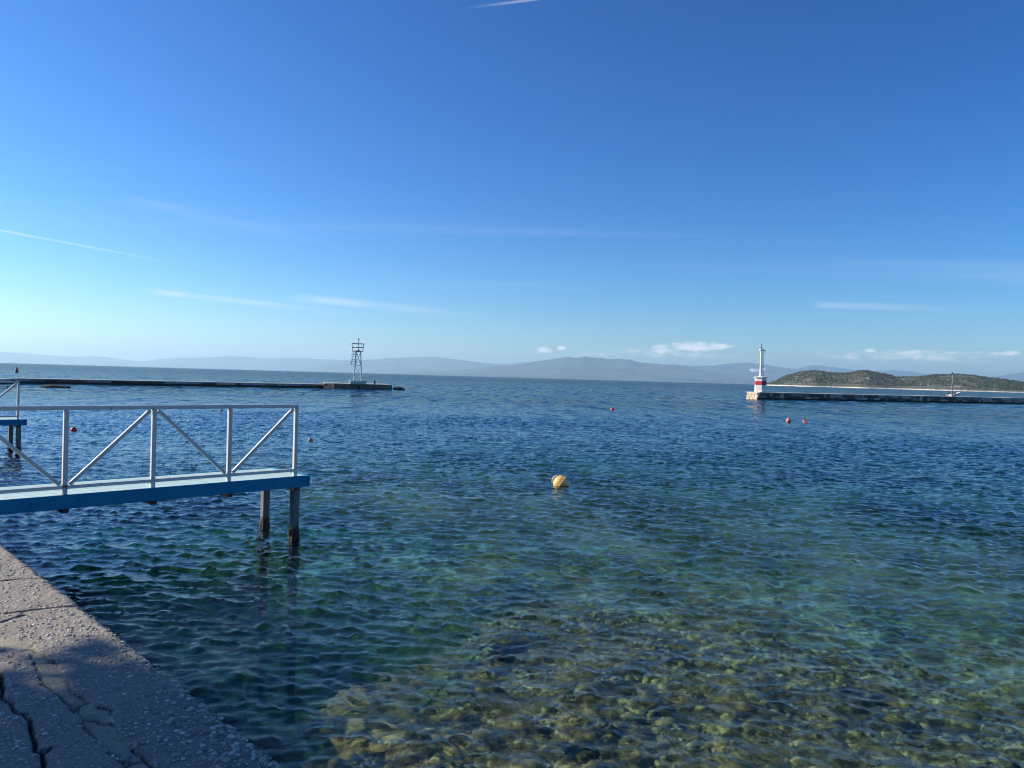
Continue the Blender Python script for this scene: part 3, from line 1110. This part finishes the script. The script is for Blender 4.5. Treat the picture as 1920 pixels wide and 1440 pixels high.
M_REEF = simple('wet_dark_rock', (0.014, 0.013, 0.011), 0.85, 0.4, 1.4, 0.05, 7)
p = at(746, 731.0)
boulder('fallen_boulder', (p.x, p.y + 1.0, 0.05), (0.9, 0.8, 0.38), 'dark boulder in the water off the tip of the left pier head', 3.0, M_REEF, 0.2)
p = at(95, 726.6)
boulder('reef_rock', (p.x, p.y + 0.6, 0.02), (1.75, 0.6, 0.26), 'low flat black reef rock lying off the left breakwater', 9.0, M_REEF, 0.0)
p = at(10, 726.4)
boulder('reef_rock', (p.x, p.y + 0.6, -0.03), (0.8, 0.4, 0.17), 'tiny black reef rock awash at the left picture edge', 14.0, M_REEF, 0.1)


# ------------------------------------------------------------------ lattice beacon on the left head
M_GALV = simple('grey_steel', (0.24, 0.25, 0.26), 0.5, 0.2, 4.0)
M_TWHITE = simple('white_steel', (0.82, 0.82, 0.81), 0.5, 0.1, 4.0, dirt=(0.40, 0.33, 0.25), dirt_at=0.68)


def beacon():
    base = at(671.5, 719.5, 0.82)
    base = Vector((base.x, base.y, 0.80)) + Vector((-0.40, 1.5, 0))
    g = empty('lattice_beacon', base, R(14))
    tag(g, 'white steel lattice beacon, upper half greyed to look backlit, with railed top on the left pier head', 'beacon')
    MB().box((0.05, 0, 0.24), (2.3, 1.9, 0.48)).build('plinth', simple('whitewashed_plinth', (0.60, 0.57, 0.50), 0.8, 0.15, 1.5), g, bevel=0.02)
    H, b, tp = 4.75, 0.56, 0.34
    z0 = 0.48

    def leg(sx, sy, f):
        r = b + (tp - b) * f
        return Vector((sx * r, sy * r, z0 + (H - z0) * f))
    for sx in (-1, 1):
        for sy in (-1, 1):
            lg = MB().bar(leg(sx, sy, 0), leg(sx, sy, 0.56), 0.13).build('leg', M_TWHITE, g)
            MB().bar(leg(sx, sy, 0.56), leg(sx, sy, 1), 0.10).build('leg', M_GALV, g)  # upper half's backlit darkness is put into the grey colour
            MB().box(leg(sx, sy, 0) + Vector((0, 0, 0.03)), (0.26, 0.26, 0.06)).build('foot_plate', M_TWHITE, lg)
    lv = (0.0, 0.52, 1.0)
    for f0, f1, mt in ((0.03, 0.52, M_TWHITE), (0.52, 0.99, M_GALV)):
        for (s1, s2) in (((-1, -1), (1, -1)), ((-1, 1), (1, 1)), ((-1, -1), (-1, 1)), ((1, -1), (1, 1))):
            MB().bar(leg(*s1, f0), leg(*s2, f1), 0.05).build('brace', mt, g)
            MB().bar(leg(*s2, f0), leg(*s1, f1), 0.05).build('brace', mt, g)
            MB().bar(leg(*s1, f1), leg(*s2, f1), 0.05).build('strut', M_GALV, g)
    MB().box((-0.10, 0, H + 0.04), (1.5, 1.1, 0.08)).build('platform', M_GALV, g)
    for z, hw in ((H + 0.58, 0.80), (H + 1.12, 0.84)):
        mb = MB()
        c = [(-0.1 - hw, -0.55), (-0.1 + hw, -0.55), (-0.1 + hw, 0.55), (-0.1 - hw, 0.55)]
        for i in range(4):
            mb.tube((*c[i], z), (*c[(i + 1) % 4], z), 0.05, n=8)
        mb.build('guard_rail', M_GALV, g)
    for sx in (-1, 1):
        for sy in (-1, 1):
            MB().tube((-0.1 + sx * 0.73, sy * 0.55, H + 0.08), (-0.1 + sx * 0.84, sy * 0.55, H + 1.13), 0.03, n=8).build('rail_post', M_GALV, g)
    MB().lathe([(0.22, H + 0.08), (0.20, H + 0.14), (0.08, H + 0.30), (0.05, H + 0.34)], 16).build('lamp_base', M_GALV, g, True)
    mast = MB().tube((0, 0, H + 0.34), (0, 0, H + 1.72), 0.045, n=10).build('mast', M_GALV, g)
    MB().lathe([(0.05, H + 1.70), (0.10, H + 1.74), (0.11, H + 1.82), (0.10, H + 1.90), (0.03, H + 1.96)], 12).build('lantern', M_GALV, mast, True)
    # caged ladder hung on the left of the upper half
    for y in (-0.22, 0.22):
        MB().bar((-0.98, y, 2.75), (-0.62, y, H + 0.05), 0.05).build('ladder_rail', M_GALV, g)
    for k in range(6):
        z = 2.85 + k * 0.36
        x = -0.98 + (z - 2.75) * 0.18
        mb = MB()
        q = [(x - 0.24, -0.36), (x + 0.62, -0.36), (x + 0.62, 0.36), (x - 0.24, 0.36)]
        for i in range(4):
            mb.bar((*q[i], z), (*q[(i + 1) % 4], z), 0.06)
        mb.build('cage_hoop', M_GALV, g)
    MB().bar((-0.2, -1.1, 0.02), (0.0, -1.1, 0.62), 0.03).build('hand_stay', M_GALV, g)
    return g


beacon()


def bollard(loc, label):
    g = MB().lathe([(0.16, 0.0), (0.13, 0.08), (0.11, 0.32), (0.19, 0.40), (0.19, 0.48), (0.06, 0.54)], 16).build('mooring_bollard', M_BOLT, None, True)
    g.location = loc
    return tag(g, label, 'bollard')


q = HA + HD * (HL * 0.62)
bollard((q.x + 0.6, q.y + 1.1, 0.80), 'dark mooring bollard beside the beacon plinth on the left pier head')


# ------------------------------------------------------------------ red and white harbour light
def harbour_light():
    o = RC + RD * 1.40 + Vector((-RD.y, RD.x, 0)) * 1.25
    g = empty('harbour_light', (o.x, o.y, 1.16), math.atan2(RD.y, RD.x))
    tag(g, 'white harbour light column on a red-banded base at the right mole tip', 'lighthouse')
    wht = simple('white_render', (0.74, 0.73, 0.71), 0.7, 0.10, 1.2, 0.01, 20, dirt=(0.55, 0.50, 0.42), dirt_at=0.64)
    red = simple('red_band_paint', (0.50, 0.030, 0.045), 0.55, 0.15, 1.5)

    def hexa(r, z0, z1, r1=None):
        r1 = r if r1 is None else r1
        ph = R(0)
        v = [(rr * math.cos(ph + k * math.pi / 3), rr * math.sin(ph + k * math.pi / 3), z) for rr, z in ((r, z0), (r1, z1)) for k in range(6)]
        return MB().add(v, [tuple(range(5, -1, -1)), tuple(range(6, 12))] + [(k, (k + 1) % 6, 6 + (k + 1) % 6, 6 + k) for k in range(6)])
    hexa(0.92, 0, 1.16).build('lower_base', wht, g, bevel=0.01)
    hexa(0.97, 1.16, 1.75).build('red_band', red, g, bevel=0.01)
    hexa(0.92, 1.75, 2.28).build('upper_base', wht, g, bevel=0.01)
    hexa(1.10, 2.28, 2.42, 1.14).build('cornice', wht, g, bevel=0.01)
    hexa(1.06, 2.42, 2.52, 0.35).build('base_roof', wht, g)
    MB().lathe([(0.30, 2.5), (0.22, 2.62), (0.20, 3.0), (0.155, 6.55), (0.16, 6.60)], 20).build('column', wht, g, True)
    MB().lathe([(0.15, 6.58), (0.34, 6.66), (0.36, 6.86), (0.30, 6.90)], 20).build('gallery', wht, g)
    MB().lathe([(0.12, 6.90), (0.12, 7.08), (0.07, 7.14)], 12).build('lantern', M_BOLT, g, True)
    MB().tube((0, 0, 7.14), (0, 0, 7.72), 0.04, n=8).bar((-0.12, 0, 7.56), (0.12, 0, 7.56), 0.04).build('finial', M_BOLT, g)
    MB().bar((0.30, -0.10, 6.62), (0.78, -0.10, 6.62), 0.12).bar((0.3, -0.10, 6.30), (0.78, -0.10, 6.24), 0.03).build('bracket', M_BOLT, g)
    lad = MB().bar((0.42, -0.17, 2.5), (0.33, -0.17, 6.7), 0.035).bar((0.42, 0.17, 2.5), (0.33, 0.17, 6.7), 0.035).build('ladder', M_GALV, g)
    for k in range(16):
        z = 2.65 + k * 0.25
        x = 0.42 - 0.09 * (z - 2.5) / 4.2
        MB().bar((x, -0.17, z), (x, 0.17, z), 0.05).build('rung', M_BOLT, lad)
    return g


harbour_light()


def lamp_post():
    o = RC + RD * 47.4 + Vector((-RD.y, RD.x, 0)) * 0.7
    g = empty('lamp_post', (o.x, o.y, 1.16), 0.2)
    tag(g, 'thin grey lamp post with a dark lamp head standing alone on the right mole', 'lamp post')
    MB().box((0, 0, 0.09), (0.5, 0.5, 0.18)).build('footing', M_CAP, g, bevel=0.02)
    MB().tube((0, 0, 0.18), (0, 0, 4.15), 0.095, 0.06, 12).build('pole', M_GALV, g, True)
    mb = MB()
    mb.bar((-0.16, 0, 4.42), (0.26, 0, 4.14), 0.22, 0.16)
    mb.build('lamp_head', M_BOLT, g, bevel=0.03)
    MB().bar((-0.02, 0, 4.10), (0.02, 0, 4.28), 0.05).build('lamp_bracket', M_BOLT, g)
    return g


lamp_post()


# ------------------------------------------------------------------ buoys
M_YEL = simple('yellow_buoy_plastic', (0.82, 0.50, 0.17), 0.42, 0.10, 9.0, 0.002, 60, dirt=(0.62, 0.36, 0.12), dirt_at=0.62)
M_YEL2 = simple('buoy_slime', (0.03, 0.028, 0.012), 0.5)
M_RED = simple('red_buoy_plastic', (0.55, 0.045, 0.022), 0.4, 0.15, 9.0)
M_PINK = simple('faded_red_buoy_plastic', (0.62, 0.20, 0.17), 0.5, 0.15, 9.0)
M_ORG = simple('faded_orange_buoy_plastic', (0.58, 0.21, 0.13), 0.5, 0.15, 9.0)
M_GREYB = simple('grey_float', (0.22, 0.20, 0.18), 0.6, 0.2, 9.0)


def yellow_buoy():
    p = at(1050, 912.5)
    g = empty('yellow_buoy', (p.x, p.y + 0.1, 0))
    tag(g, 'large yellow mooring buoy tilted over, with a ring handle, in mid water', 'buoy')
    tilt = Matrix.Translation((0.015, 0, 0.065)) @ Matrix.Rotation(R(-54), 4, 'Y')
    rad = 0.17
    pr = [(0.02, -0.21), (0.06, -0.20), (0.115, -0.14), (0.155, -0.06), (rad, -0.008), (rad + 0.006, 0.0)]
    MB().lathe(pr, 40, tilt).build('lower_shell', M_YEL, g, True)
    pr = [(rad + 0.006, 0.002), (rad, 0.010), (0.163, 0.05), (0.14, 0.10), (0.10, 0.14), (0.05, 0.160), (0.02, 0.163)]
    MB().lathe(pr, 40, tilt).build('upper_shell', M_YEL, g, True)
    MB().lathe([(rad - 0.02, -0.004), (rad + 0.012, -0.004), (rad + 0.012, 0.006), (rad - 0.02, 0.006)], 40, tilt).build('seam', M_YEL, g)
    # ring handle: a torus standing on the upper pole
    mb = MB()
    N, K = 28, 10
    vs, fs = [], []
    for i in range(N):
        a = 2 * math.pi * i / N
        for k in range(K):
            b = 2 * math.pi * k / K
            rr = 0.085 + 0.022 * math.cos(b)
            vs.append(tilt @ Vector((rr * math.cos(a), 0.022 * math.sin(b), 0.145 + 0.62 * rr * math.sin(a))))
            fs.append((i * K + k, ((i + 1) % N) * K + k, ((i + 1) % N) * K + (k + 1) % K, i * K + (k + 1) % K))
    mb.add(vs, fs).build('ring_handle', simple('pale_buoy_ring', (0.66, 0.52, 0.26), 0.5, 0.1, 9), g, True)
    MB().lathe([(0.168, -0.02), (0.174, -0.012), (0.174, 0.016), (0.168, 0.02)], 40, Matrix.Translation((0.03, 0, 0.0))).build('waterline_growth', M_YEL2, g)
    return g


yellow_buoy()


def ball_buoy(px, py, r, mat, label, sub=0.35, eye=True, sy=1.0):
    p = at(px, py)
    g = empty('ball_buoy', (p.x, p.y + r * 0.5, 0))
    tag(g, label, 'buoy')
    zc = r * (1 - 2 * sub) * sy
    prof = [(max(0.004, r * math.cos(a)), zc + r * sy * math.sin(a)) for a in np.linspace(-math.pi / 2, math.pi / 2, 15)]
    MB().lathe(prof, 20).build('float', mat, g, True)
    if eye:
        MB().lathe([(r * 0.22, zc + r * sy * 0.93), (r * 0.24, zc + r * sy * 1.10), (r * 0.12, zc + r * sy * 1.2)], 12).build('eyelet', mat, g, True)
    return g


ball_buoy(136.5, 808.0, 0.105, M_RED, 'round red buoy half hidden behind a railing post of the near landing stage')
ball_buoy(581, 826.5, 0.10, M_GREYB, 'small grey float just right of the near landing stage railing', 0.55)
ball_buoy(414, 770.5, 0.10, M_GREYB, 'tiny grey float seen under the top rail of the near landing stage', 0.5)
ball_buoy(1148.5, 768.5, 0.17, M_RED, 'small red buoy alone in open water right of centre', 0.5)
ball_buoy(1479, 791.5, 0.155, M_ORG, 'upright faded orange buoy, left of the pair before the right mole', 0.25, True, 1.15)


def cone_buoy(px, py, r, h, mat, label, tilt=0.0):
    p = at(px, py)
    g = empty('cone_buoy', (p.x, p.y + r, 0))
    tag(g, label, 'buoy')
    m = Matrix.Rotation(tilt, 4, 'Y')
    MB().lathe([(r * 0.8, -0.25 * h), (r, -0.04 * h), (r, 0.06 * h), (r * 0.86, 0.16 * h), (r * 0.18, 0.94 * h), (r * 0.05, h)], 20, m).build('float', mat, g)
    MB().lathe([(r * 0.10, h * 0.94), (r * 0.16, h * 1.0), (r * 0.05, h * 1.08)], 10, m).build('eyelet', M_BOLT, g)
    return g


cone_buoy(1511.5, 792.5, 0.15, 0.30, M_PINK, 'faded pink cone buoy leaning over, right of the pair before the right mole', R(-35))
cone_buoy(28.5, 698.0, 0.56, 1.45, simple('weathered_red_cone', (0.30, 0.055, 0.03), 0.6, 0.2, 2.0), 'dark red conical marker buoy beyond the left breakwater')


# ------------------------------------------------------------------ motor boat behind the right mole
def motor_boat():
    p = at(1789, 742.6)
    g = empty('motor_boat', (p.x, p.y, 0.0), R(2))
    tag(g, 'small white motor boat, bow raised, passing behind the lamp post', 'boat')
    hullm = simple('white_hull', (0.78, 0.77, 0.75), 0.35, 0.06, 3.0)
    secs = [(-2.3, 0.86, 0.0, 0.62), (-1.0, 0.95, 0.02, 0.66), (0.4, 0.92, 0.10, 0.78), (1.5, 0.66, 0.32, 0.98), (2.2, 0.30, 0.62, 1.16), (2.55, 0.03, 0.98, 1.24)]
    vs, fs = [], []
    for x, w, kz, gz in secs:
        vs += [(x, -w, gz), (x, -w * 0.8, kz + 0.25), (x, 0, kz - 0.05), (x, w * 0.8, kz + 0.25), (x, w, gz), (x, w * 0.8, gz - 0.04), (x, -w * 0.8, gz - 0.04)]
    n = 7
    for i in range(len(secs) - 1):
        for k in range(n):
            fs.append((i * n + k, i * n + (k + 1) % n, (i + 1) * n + (k + 1) % n, (i + 1) * n + k))
    fs += [tuple(range(n - 1, -1, -1)), tuple(range((len(secs) - 1) * n, len(secs) * n))]
    m = Matrix.Rotation(R(-6), 4, 'Y')
    mb = MB().add([m @ Vector(v) for v in vs], fs)
    mb.build('hull', hullm, g, True)
    mb = MB().box((0.1, 0, 1.05), (0.55, 0.7, 0.6), m.to_3x3())
    mb.build('console', M_BOLT, g, bevel=0.05)
    MB().box((-0.85, 0, 0.85), (0.55, 1.0, 0.4), m.to_3x3()).build('seat', M_BOLT, g, bevel=0.05)
    MB().box((-2.45, 0, 0.72), (0.42, 0.40, 0.62)).box((-2.5, 0, 0.2), (0.2, 0.16, 0.7)).build('outboard_motor', M_BOLT, g, bevel=0.06)
    for s in (-1, 1):
        mb = MB()
        pts = [m @ Vector((x, s * (w + 0.03), gz + 0.02)) for x, w, kz, gz in secs]
        for a, b in zip(pts[:-1], pts[1:]):
            mb.tube(a, b, 0.15, n=10)
        mb.build('side_tube', hullm, g, True)
    return g


motor_boat()


# ------------------------------------------------------------------ island
def horizon_y(px):
    """pixel row of the horizon at a pixel column"""
    a = math.tan(R(ROLL))
    return 720 - F * math.tan(R(PITCH)) / math.cos(R(ROLL)) + (px - 960) * a


def profile(pts, dist):
    """azimuths and heights in metres for a skyline read off at a given distance"""
    out = []
    for px, py in pts:
        a, e = azel(px, py)
        out.append((a, CAM_H + math.tan(e) * dist))
    a = np.array([q[0] for q in out])
    h = np.array([q[1] for q in out])
    return a, h


def build_island():
    D = 2100.0
    a, h = profile([(1425, 721.5), (1445, 719), (1470, 706), (1500, 698), (1520, 695), (1545, 698), (1570, 701), (1595, 700.5), (1612, 695), (1630, 695.5), (1660, 702), (1690, 707), (1720, 707), (1750, 703), (1790, 702), (1815, 703), (1850, 708), (1890, 713), (1925, 719), (1960, 724), (1990, 734)], D)
    m, t, b = new_mat('island_scrub_ground')
    sp = t.node('ShaderNodeSeparateXYZ')
    t.l.new(t.pos, sp.inputs[0])
    n = t.noise(t.pos, 0.03, 6.0, 0.65)
    n2 = t.noise(t.pos, 0.25, 5.0, 0.7)
    c = t.mix(n2, (0.05, 0.064, 0.038), (0.12, 0.128, 0.085))
    c = t.mix(t.smooth(n, 0.56, 0.68), c, (0.34, 0.31, 0.25))
    f = t.smooth(t.math('MULTIPLY_ADD', n2, 4.0, sp.outputs[2]), 3.4, 4.6, 1.0, 0.0)
    c = t.mix(f, c, t.mix(n2, (0.62, 0.56, 0.47), (0.82, 0.77, 0.68)))
    t.set(b.inputs['Base Color'], c)
    b.inputs['Roughness'].default_value = 0.95
    t.set(b.inputs['Normal'], t.bump(n2, 1.0, 2.0))
    aa = np.linspace(a[0], a[-1], 420)
    hh = np.interp(aa, a, h)
    kern = np.hanning(27)
    hh = np.convolve(np.pad(hh, 13, 'edge'), kern / kern.sum(), 'valid')
    hh = np.maximum(hh + 2.2 * (fbm(aa * 130, aa * 0 + 4.4, 4, 55) - 0.5), -2.0)
    dep = np.linspace(-1, 1, 90)
    A, Dp = np.meshgrid(aa, dep, indexing='ij')
    H = np.repeat(hh[:, None], len(dep), 1)
    half = 60 + 5.5 * np.maximum(H, 0)
    rad = D + Dp * half
    x, y = rad * np.sin(A), rad * np.cos(A)
    shape = np.clip(1 - np.abs(Dp) ** 1.7, 0, 1)
    gully = fbm(x * 0.018, y * 0.012, 5, 8) - 0.5
    z = -2.0 + (H + 2.0) * shape * (1 + 0.75 * gully * (1 - shape * 0.9)) + 1.2 * (fbm(x * 0.08, y * 0.08, 4, 9) - 0.5)
    z = np.where((shape > 0.02) & (H > 0.5), np.maximum(z, 0.6 + 3.2 * np.clip(shape / 0.15, 0, 1) * fbm(x * 0.05, y * 0.05, 3, 77)), z)
    o = np_mesh('island', np.stack([x, y, z], -1).reshape(-1, 3), grid_quads(len(aa), len(dep))[:, ::-1], m)
    tag(o, kind='structure')
    # maquis and pines: a far-off wood that reads as one mass
    fm, t, b = new_mat('maquis_foliage')
    r = t.node('ShaderNodeNewGeometry').outputs['Random Per Island']
    t.set(b.inputs['Base Color'], t.mix(r, (0.015, 0.024, 0.013), (0.060, 0.074, 0.042)))
    b.inputs['Roughness'].default_value = 0.9
    bm = bmesh.new()
    bmesh.ops.create_icosphere(bm, subdivisions=1, radius=1.0)
    base = np.array([q.co[:] for q in bm.verts])
    tri = np.array([[q.index for q in f.verts] for f in bm.faces])
    bm.free()
    N = 17000
    ia = rng.uniform(2, len(aa) - 3, N)
    idp = rng.uniform(8, 60, N)
    ok = np.zeros(N, bool)
    xi, yi = ia.astype(int), idp.astype(int)
    Z = z[xi, yi]
    cl = fbm(x[xi, yi] * 0.03, y[xi, yi] * 0.03, 4, 19)
    ok = (Z > 3.2) & (cl > 0.30 + 0.16 * rng.random(N))
    Vs = []
    xi, yi, Z, fa, fd = xi[ok], yi[ok], Z[ok], ia[ok] % 1, idp[ok] % 1
    for k in range(len(xi)):
        s = 0.9 + 1.7 * rng.random() ** 2.5
        p = base * (1 + 0.28 * rng.standard_normal((len(base), 1))) * np.array([s, s, s * rng.uniform(0.6, 1.0)])
        X = x[xi[k], yi[k]] * (1 - fa[k]) + x[xi[k] + 1, yi[k]] * fa[k]
        Y = y[xi[k], yi[k]] * (1 - fd[k]) + y[xi[k], yi[k] + 1] * fd[k]
        Vs.append(p + np.array([X, Y, Z[k] + s * 0.3]))
    nb = len(base)
    T = (tri[None] + (np.arange(len(Vs)) * nb)[:, None, None]).reshape(-1, 3)
    w = np_mesh('maquis', np.concatenate(Vs), T, fm, None, False)
    tag(w, 'dark green scrub and pines covering the low island', 'scrub', kind='stuff')


build_island()


# ------------------------------------------------------------------ far mountains
def mountain_mat():
    m, t, b = new_mat('mountain_slope')
    n = t.noise(t.pos, 0.0011, 8.0, 0.62)
    n2 = t.noise(t.pos, 0.006, 6.0, 0.65)
    c = t.mix(t.smooth(n, 0.38, 0.62), (0.018, 0.036, 0.034), (0.060, 0.078, 0.068))
    c = t.mix(t.smooth(n2, 0.5, 0.75, 0.0, 0.6), c, (0.11, 0.125, 0.11))
    q = t.node('ShaderNodeAttribute', attribute_name='quarry').outputs['Fac']
    c = t.mix(t.smooth(t.math('MULTIPLY_ADD', n2, 0.7, q), 0.85, 1.0), c, (0.85, 0.80, 0.74))
    t.set(b.inputs['Base Color'], c)
    b.inputs['Roughness'].default_value = 1.0
    return m


M_MTN = mountain_mat()


def mountains(pts, D, depth_m, seed, ncol, quarry=None):
    a, h = profile(pts, D)
    aa = np.linspace(a[0], a[-1], ncol)
    hh = np.maximum(np.interp(aa, a, h), -30)
    k = np.array([0.25, 0.5, 0.25])
    hh = np.convolve(np.pad(hh, 1, 'edge'), k, 'valid')
    hh = hh + (np.maximum(hh, 0) * 0.05) * (fbm(aa * 160, aa * 0, 4, seed) - 0.5)
    dep = np.concatenate([np.linspace(-1, 0, 60, endpoint=False), np.linspace(0, 0.6, 14)])
    A, Dp = np.meshgrid(aa, dep, indexing='ij')
    H = np.repeat(hh[:, None], len(dep), 1)
    rad = D + Dp * depth_m
    x, y = rad * np.sin(A), rad * np.cos(A)
    ramp = np.where(Dp < 0, (1 + Dp) ** 1.25, 1 - 0.8 * Dp)
    sx, sy = x / 1500.0, y / 1500.0
    rid = fbm(sx, sy, 6, seed + 3, 0.55, ridged=True)
    w = np.clip(4 * ramp * (1 - ramp), 0, 1)
    z = H * ramp * (1 - 0.55 * w * (1 - rid) * 1.6)
    z = np.where(Dp < -0.985, -8.0, z)
    o = np_mesh('mountains', np.stack([x, y, z], -1).reshape(-1, 3), grid_quads(len(aa), len(dep))[:, ::-1], M_MTN)
    qv = np.zeros_like(z)
    if quarry:
        for (px, py, rx, ry) in quarry:
            qa, qe = azel(px, py)
            el = np.arctan2(z - CAM_H, rad)
            qv = np.maximum(qv, 1 - ((A - qa) / rx) ** 2 - ((el - qe) / ry) ** 2)
    vattr(o, 'quarry', np.clip(qv, 0, 1))
    return tag(o, kind='structure')


mountains([(-260, 664), (-120, 655), (-60, 658), (0, 660), (40, 662), (80, 665), (130, 668.5), (190, 668), (230, 674), (268, 677.5), (300, 673), (340, 671), (400, 670), (430, 667.5), (470, 670), (500, 672), (540, 671), (600, 673), (650, 675), (700, 680), (780, 690), (850, 702)], 30000, 6000, 1, 420)
mountains([(560, 692), (620, 680), (650, 676), (700, 674), (740, 671), (780, 669), (820, 669.5), (850, 673), (880, 677), (920, 681.5), (960, 684), (1020, 690), (1080, 700), (1140, 710)], 25000, 5500, 2, 340)
mountains([(880, 696), (930, 684), (960, 681.5), (985, 678), (1020, 682), (1100, 690), (1160, 700), (1220, 705)], 29000, 5000, 12, 200)
mountains([(700, 702), (760, 697), (820, 695), (880, 692), (920, 688), (950, 685), (980, 682.5), (1000, 678), (1030, 674), (1065, 669), (1080, 671), (1095, 668), (1130, 672), (1180, 674), (1200, 679.5), (1230, 682), (1280, 687), (1320, 694), (1360, 700), (1400, 706), (1440, 716)], 17500, 4800, 3, 420)
mountains([(1180, 702), (1240, 686), (1260, 682.5), (1300, 686.5), (1340, 685), (1380, 680.5), (1400, 680), (1425, 682), (1450, 686), (1490, 692), (1530, 700), (1580, 712), (1620, 722)], 23000, 5000, 4, 260, [(1417, 694, 0.012, 0.0032), (1433, 692, 0.004, 0.002)])
mountains([(1420, 712), (1460, 700), (1490, 692.5), (1520, 685), (1530, 684.5), (1550, 687), (1570, 689), (1600, 694), (1640, 696), (1670, 694), (1700, 696), (1740, 701), (1780, 706), (1840, 708), (1880, 704), (1910, 699), (1940, 694), (2000, 690), (2100, 700), (2300, 725)], 26000, 5500, 5, 360)


def far_town():
    """specks of white buildings strung along the far shore"""
    m = simple('whitewashed_far_buildings', (0.75, 0.74, 0.72), 0.8, 0.05, 0.01)
    mb = MB()
    g = random.Random(4)
    for k in range(150):
        px = g.choice((g.uniform(1040, 1420), g.uniform(1150, 1330), g.uniform(420, 660)))
        D = 12700 if px > 900 else (23500 if px < 680 else 19000)
        a, _ = azel(px, 700)
        s = D / 1400.0
        w = s * g.uniform(0.5, 1.6)
        h = s * g.uniform(0.4, 1.0)
        mb.box((D * math.sin(a), D * math.cos(a), g.uniform(0, 10) + h / 2), (w, w, h))
    for px, sz in ((612, 3.2), (646, 2.8), (1145, 2.2)):
        D = 23000 if px < 900 else 12650
        a, _ = azel(px, 700)
        s = D / 1400.0
        mb.box((D * math.sin(a), D * math.cos(a), s * 0.8), (s * sz, s * sz, s * 1.6))
    o = mb.build('far_town', m)
    tag(o, 'white specks of buildings strung along the far shore below the mountains', 'town', kind='stuff')


far_town()


# ------------------------------------------------------------------ waterside trees that shade the near quay
def tree(base, height, crown, label, seed):
    g = empty('shade_tree', (base[0], base[1], QUAY_Z - 0.02))
    tag(g, label, 'tree', 'waterside trees behind the viewer')
    rr = np.random.default_rng(seed)
    bark = simple('tree_bark', (0.11, 0.085, 0.06), 0.9, 0.3, 4.0, 0.03, 15)
    mb = MB()
    top = Vector((crown[0] - base[0], crown[1] - base[1], height - crown[4] * 0.6))
    pts = [Vector((0, 0, 0)), top * 0.3 + Vector((0.15, 0.1, 0)), top * 0.62, top]
    rad = [0.24, 0.20, 0.16, 0.10]
    for i in range(3):
        mb.tube(pts[i], pts[i + 1], rad[i], rad[i + 1], 10)
    for k in range(9):
        f = rr.uniform(0.5, 0.95)
        s = top * f
        a = rr.uniform(0, 6.28)
        e = top + Vector((math.cos(a) * crown[2] * 0.7, math.sin(a) * crown[3] * 0.7, rr.uniform(-0.4, 0.5) * crown[4]))
        mb.tube(s, e, 0.07, 0.02, 7)
    mb.build('trunk', bark, g, True)
    lm, t, b = new_mat('tree_leaves')
    r = t.node('ShaderNodeNewGeometry').outputs['Random Per Island']
    t.set(b.inputs['Base Color'], t.mix(r, (0.035, 0.055, 0.018), (0.09, 0.12, 0.04)))
    b.inputs['Roughness'].default_value = 0.7
    n = 26000
    # clumps of leaves through the crown
    cn = 90
    d = rr.standard_normal((cn, 3))
    d /= np.linalg.norm(d, axis=1)[:, None]
    cc = d * (rr.random((cn, 1)) ** 0.4) * np.array([crown[2], crown[3], crown[4]])
    c = cc[rr.integers(0, cn, n)] + rr.standard_normal((n, 3)) * 0.32
    c += np.array(top)
    s = rr.uniform(0.07, 0.15, n)[:, None]
    e1 = rr.standard_normal((n, 3))
    e1 /= np.linalg.norm(e1, axis=1)[:, None]
    e2 = np.cross(e1, rr.standard_normal((n, 3)))
    e2 /= np.linalg.norm(e2, axis=1)[:, None]
    V = np.stack([c - e1 * s, c + e2 * s * 0.55, c + e1 * s, c - e2 * s * 0.55], 1).reshape(-1, 3)
    np_mesh('crown', V, np.arange(n * 4).reshape(-1, 4), lm, g, False)
    return g


# trunk foot, height, crown (centre x, y, half-extents)
tree((-9.5, 0.6), 7.2, (-9.0, 2.3, 3.2, 2.9, 2.4), 'leafy shade tree inland of the quay, left of the viewer', 1)
tree((-4.6, -2.6), 7.4, (-3.0, -0.6, 3.6, 3.2, 1.7), 'leafy shade tree spreading over the viewer on the quay', 2)
tree((-14.0, 1.4), 8.8, (-13.6, 2.9, 3.2, 3.0, 2.8), 'taller shade tree set back from the quay on the left', 3)
tree((-1.6, -6.4), 7.6, (-0.2, -4.4, 3.8, 3.6, 1.9), 'leafy shade tree farther behind the viewer', 4)
tree((-7.6, -5.0), 8.2, (-7.0, -4.0, 3.8, 3.6, 2.2), 'leafy shade tree behind the viewer to the left', 5)


# ------------------------------------------------------------------ haze
def haze():
    m = bpy.data.materials.new('haze_air')
    m.use_nodes = True
    t = NT(m.node_tree)
    t.n.remove(t.n['Principled BSDF'])
    pv = t.node('ShaderNodeVolumePrincipled')
    pv.inputs['Color'].default_value = (0.56, 0.83, 1.0, 1)
    pv.inputs['Density'].default_value = 5.6e-5
    pv.inputs['Anisotropy'].default_value = 0.35
    t.l.new(pv.outputs[0], t.n['Material Output'].inputs['Volume'])
    x0, x1, y0, y1, z0, z1 = -46000, 46000, -3000, 46000, -14.0, 760.0
    mb = MB().box(((x0 + x1) / 2, (y0 + y1) / 2, (z0 + z1) / 2), (x1 - x0, y1 - y0, z1 - z0))
    o = mb.build('haze', m)
    tag(o, kind='stuff')


haze()
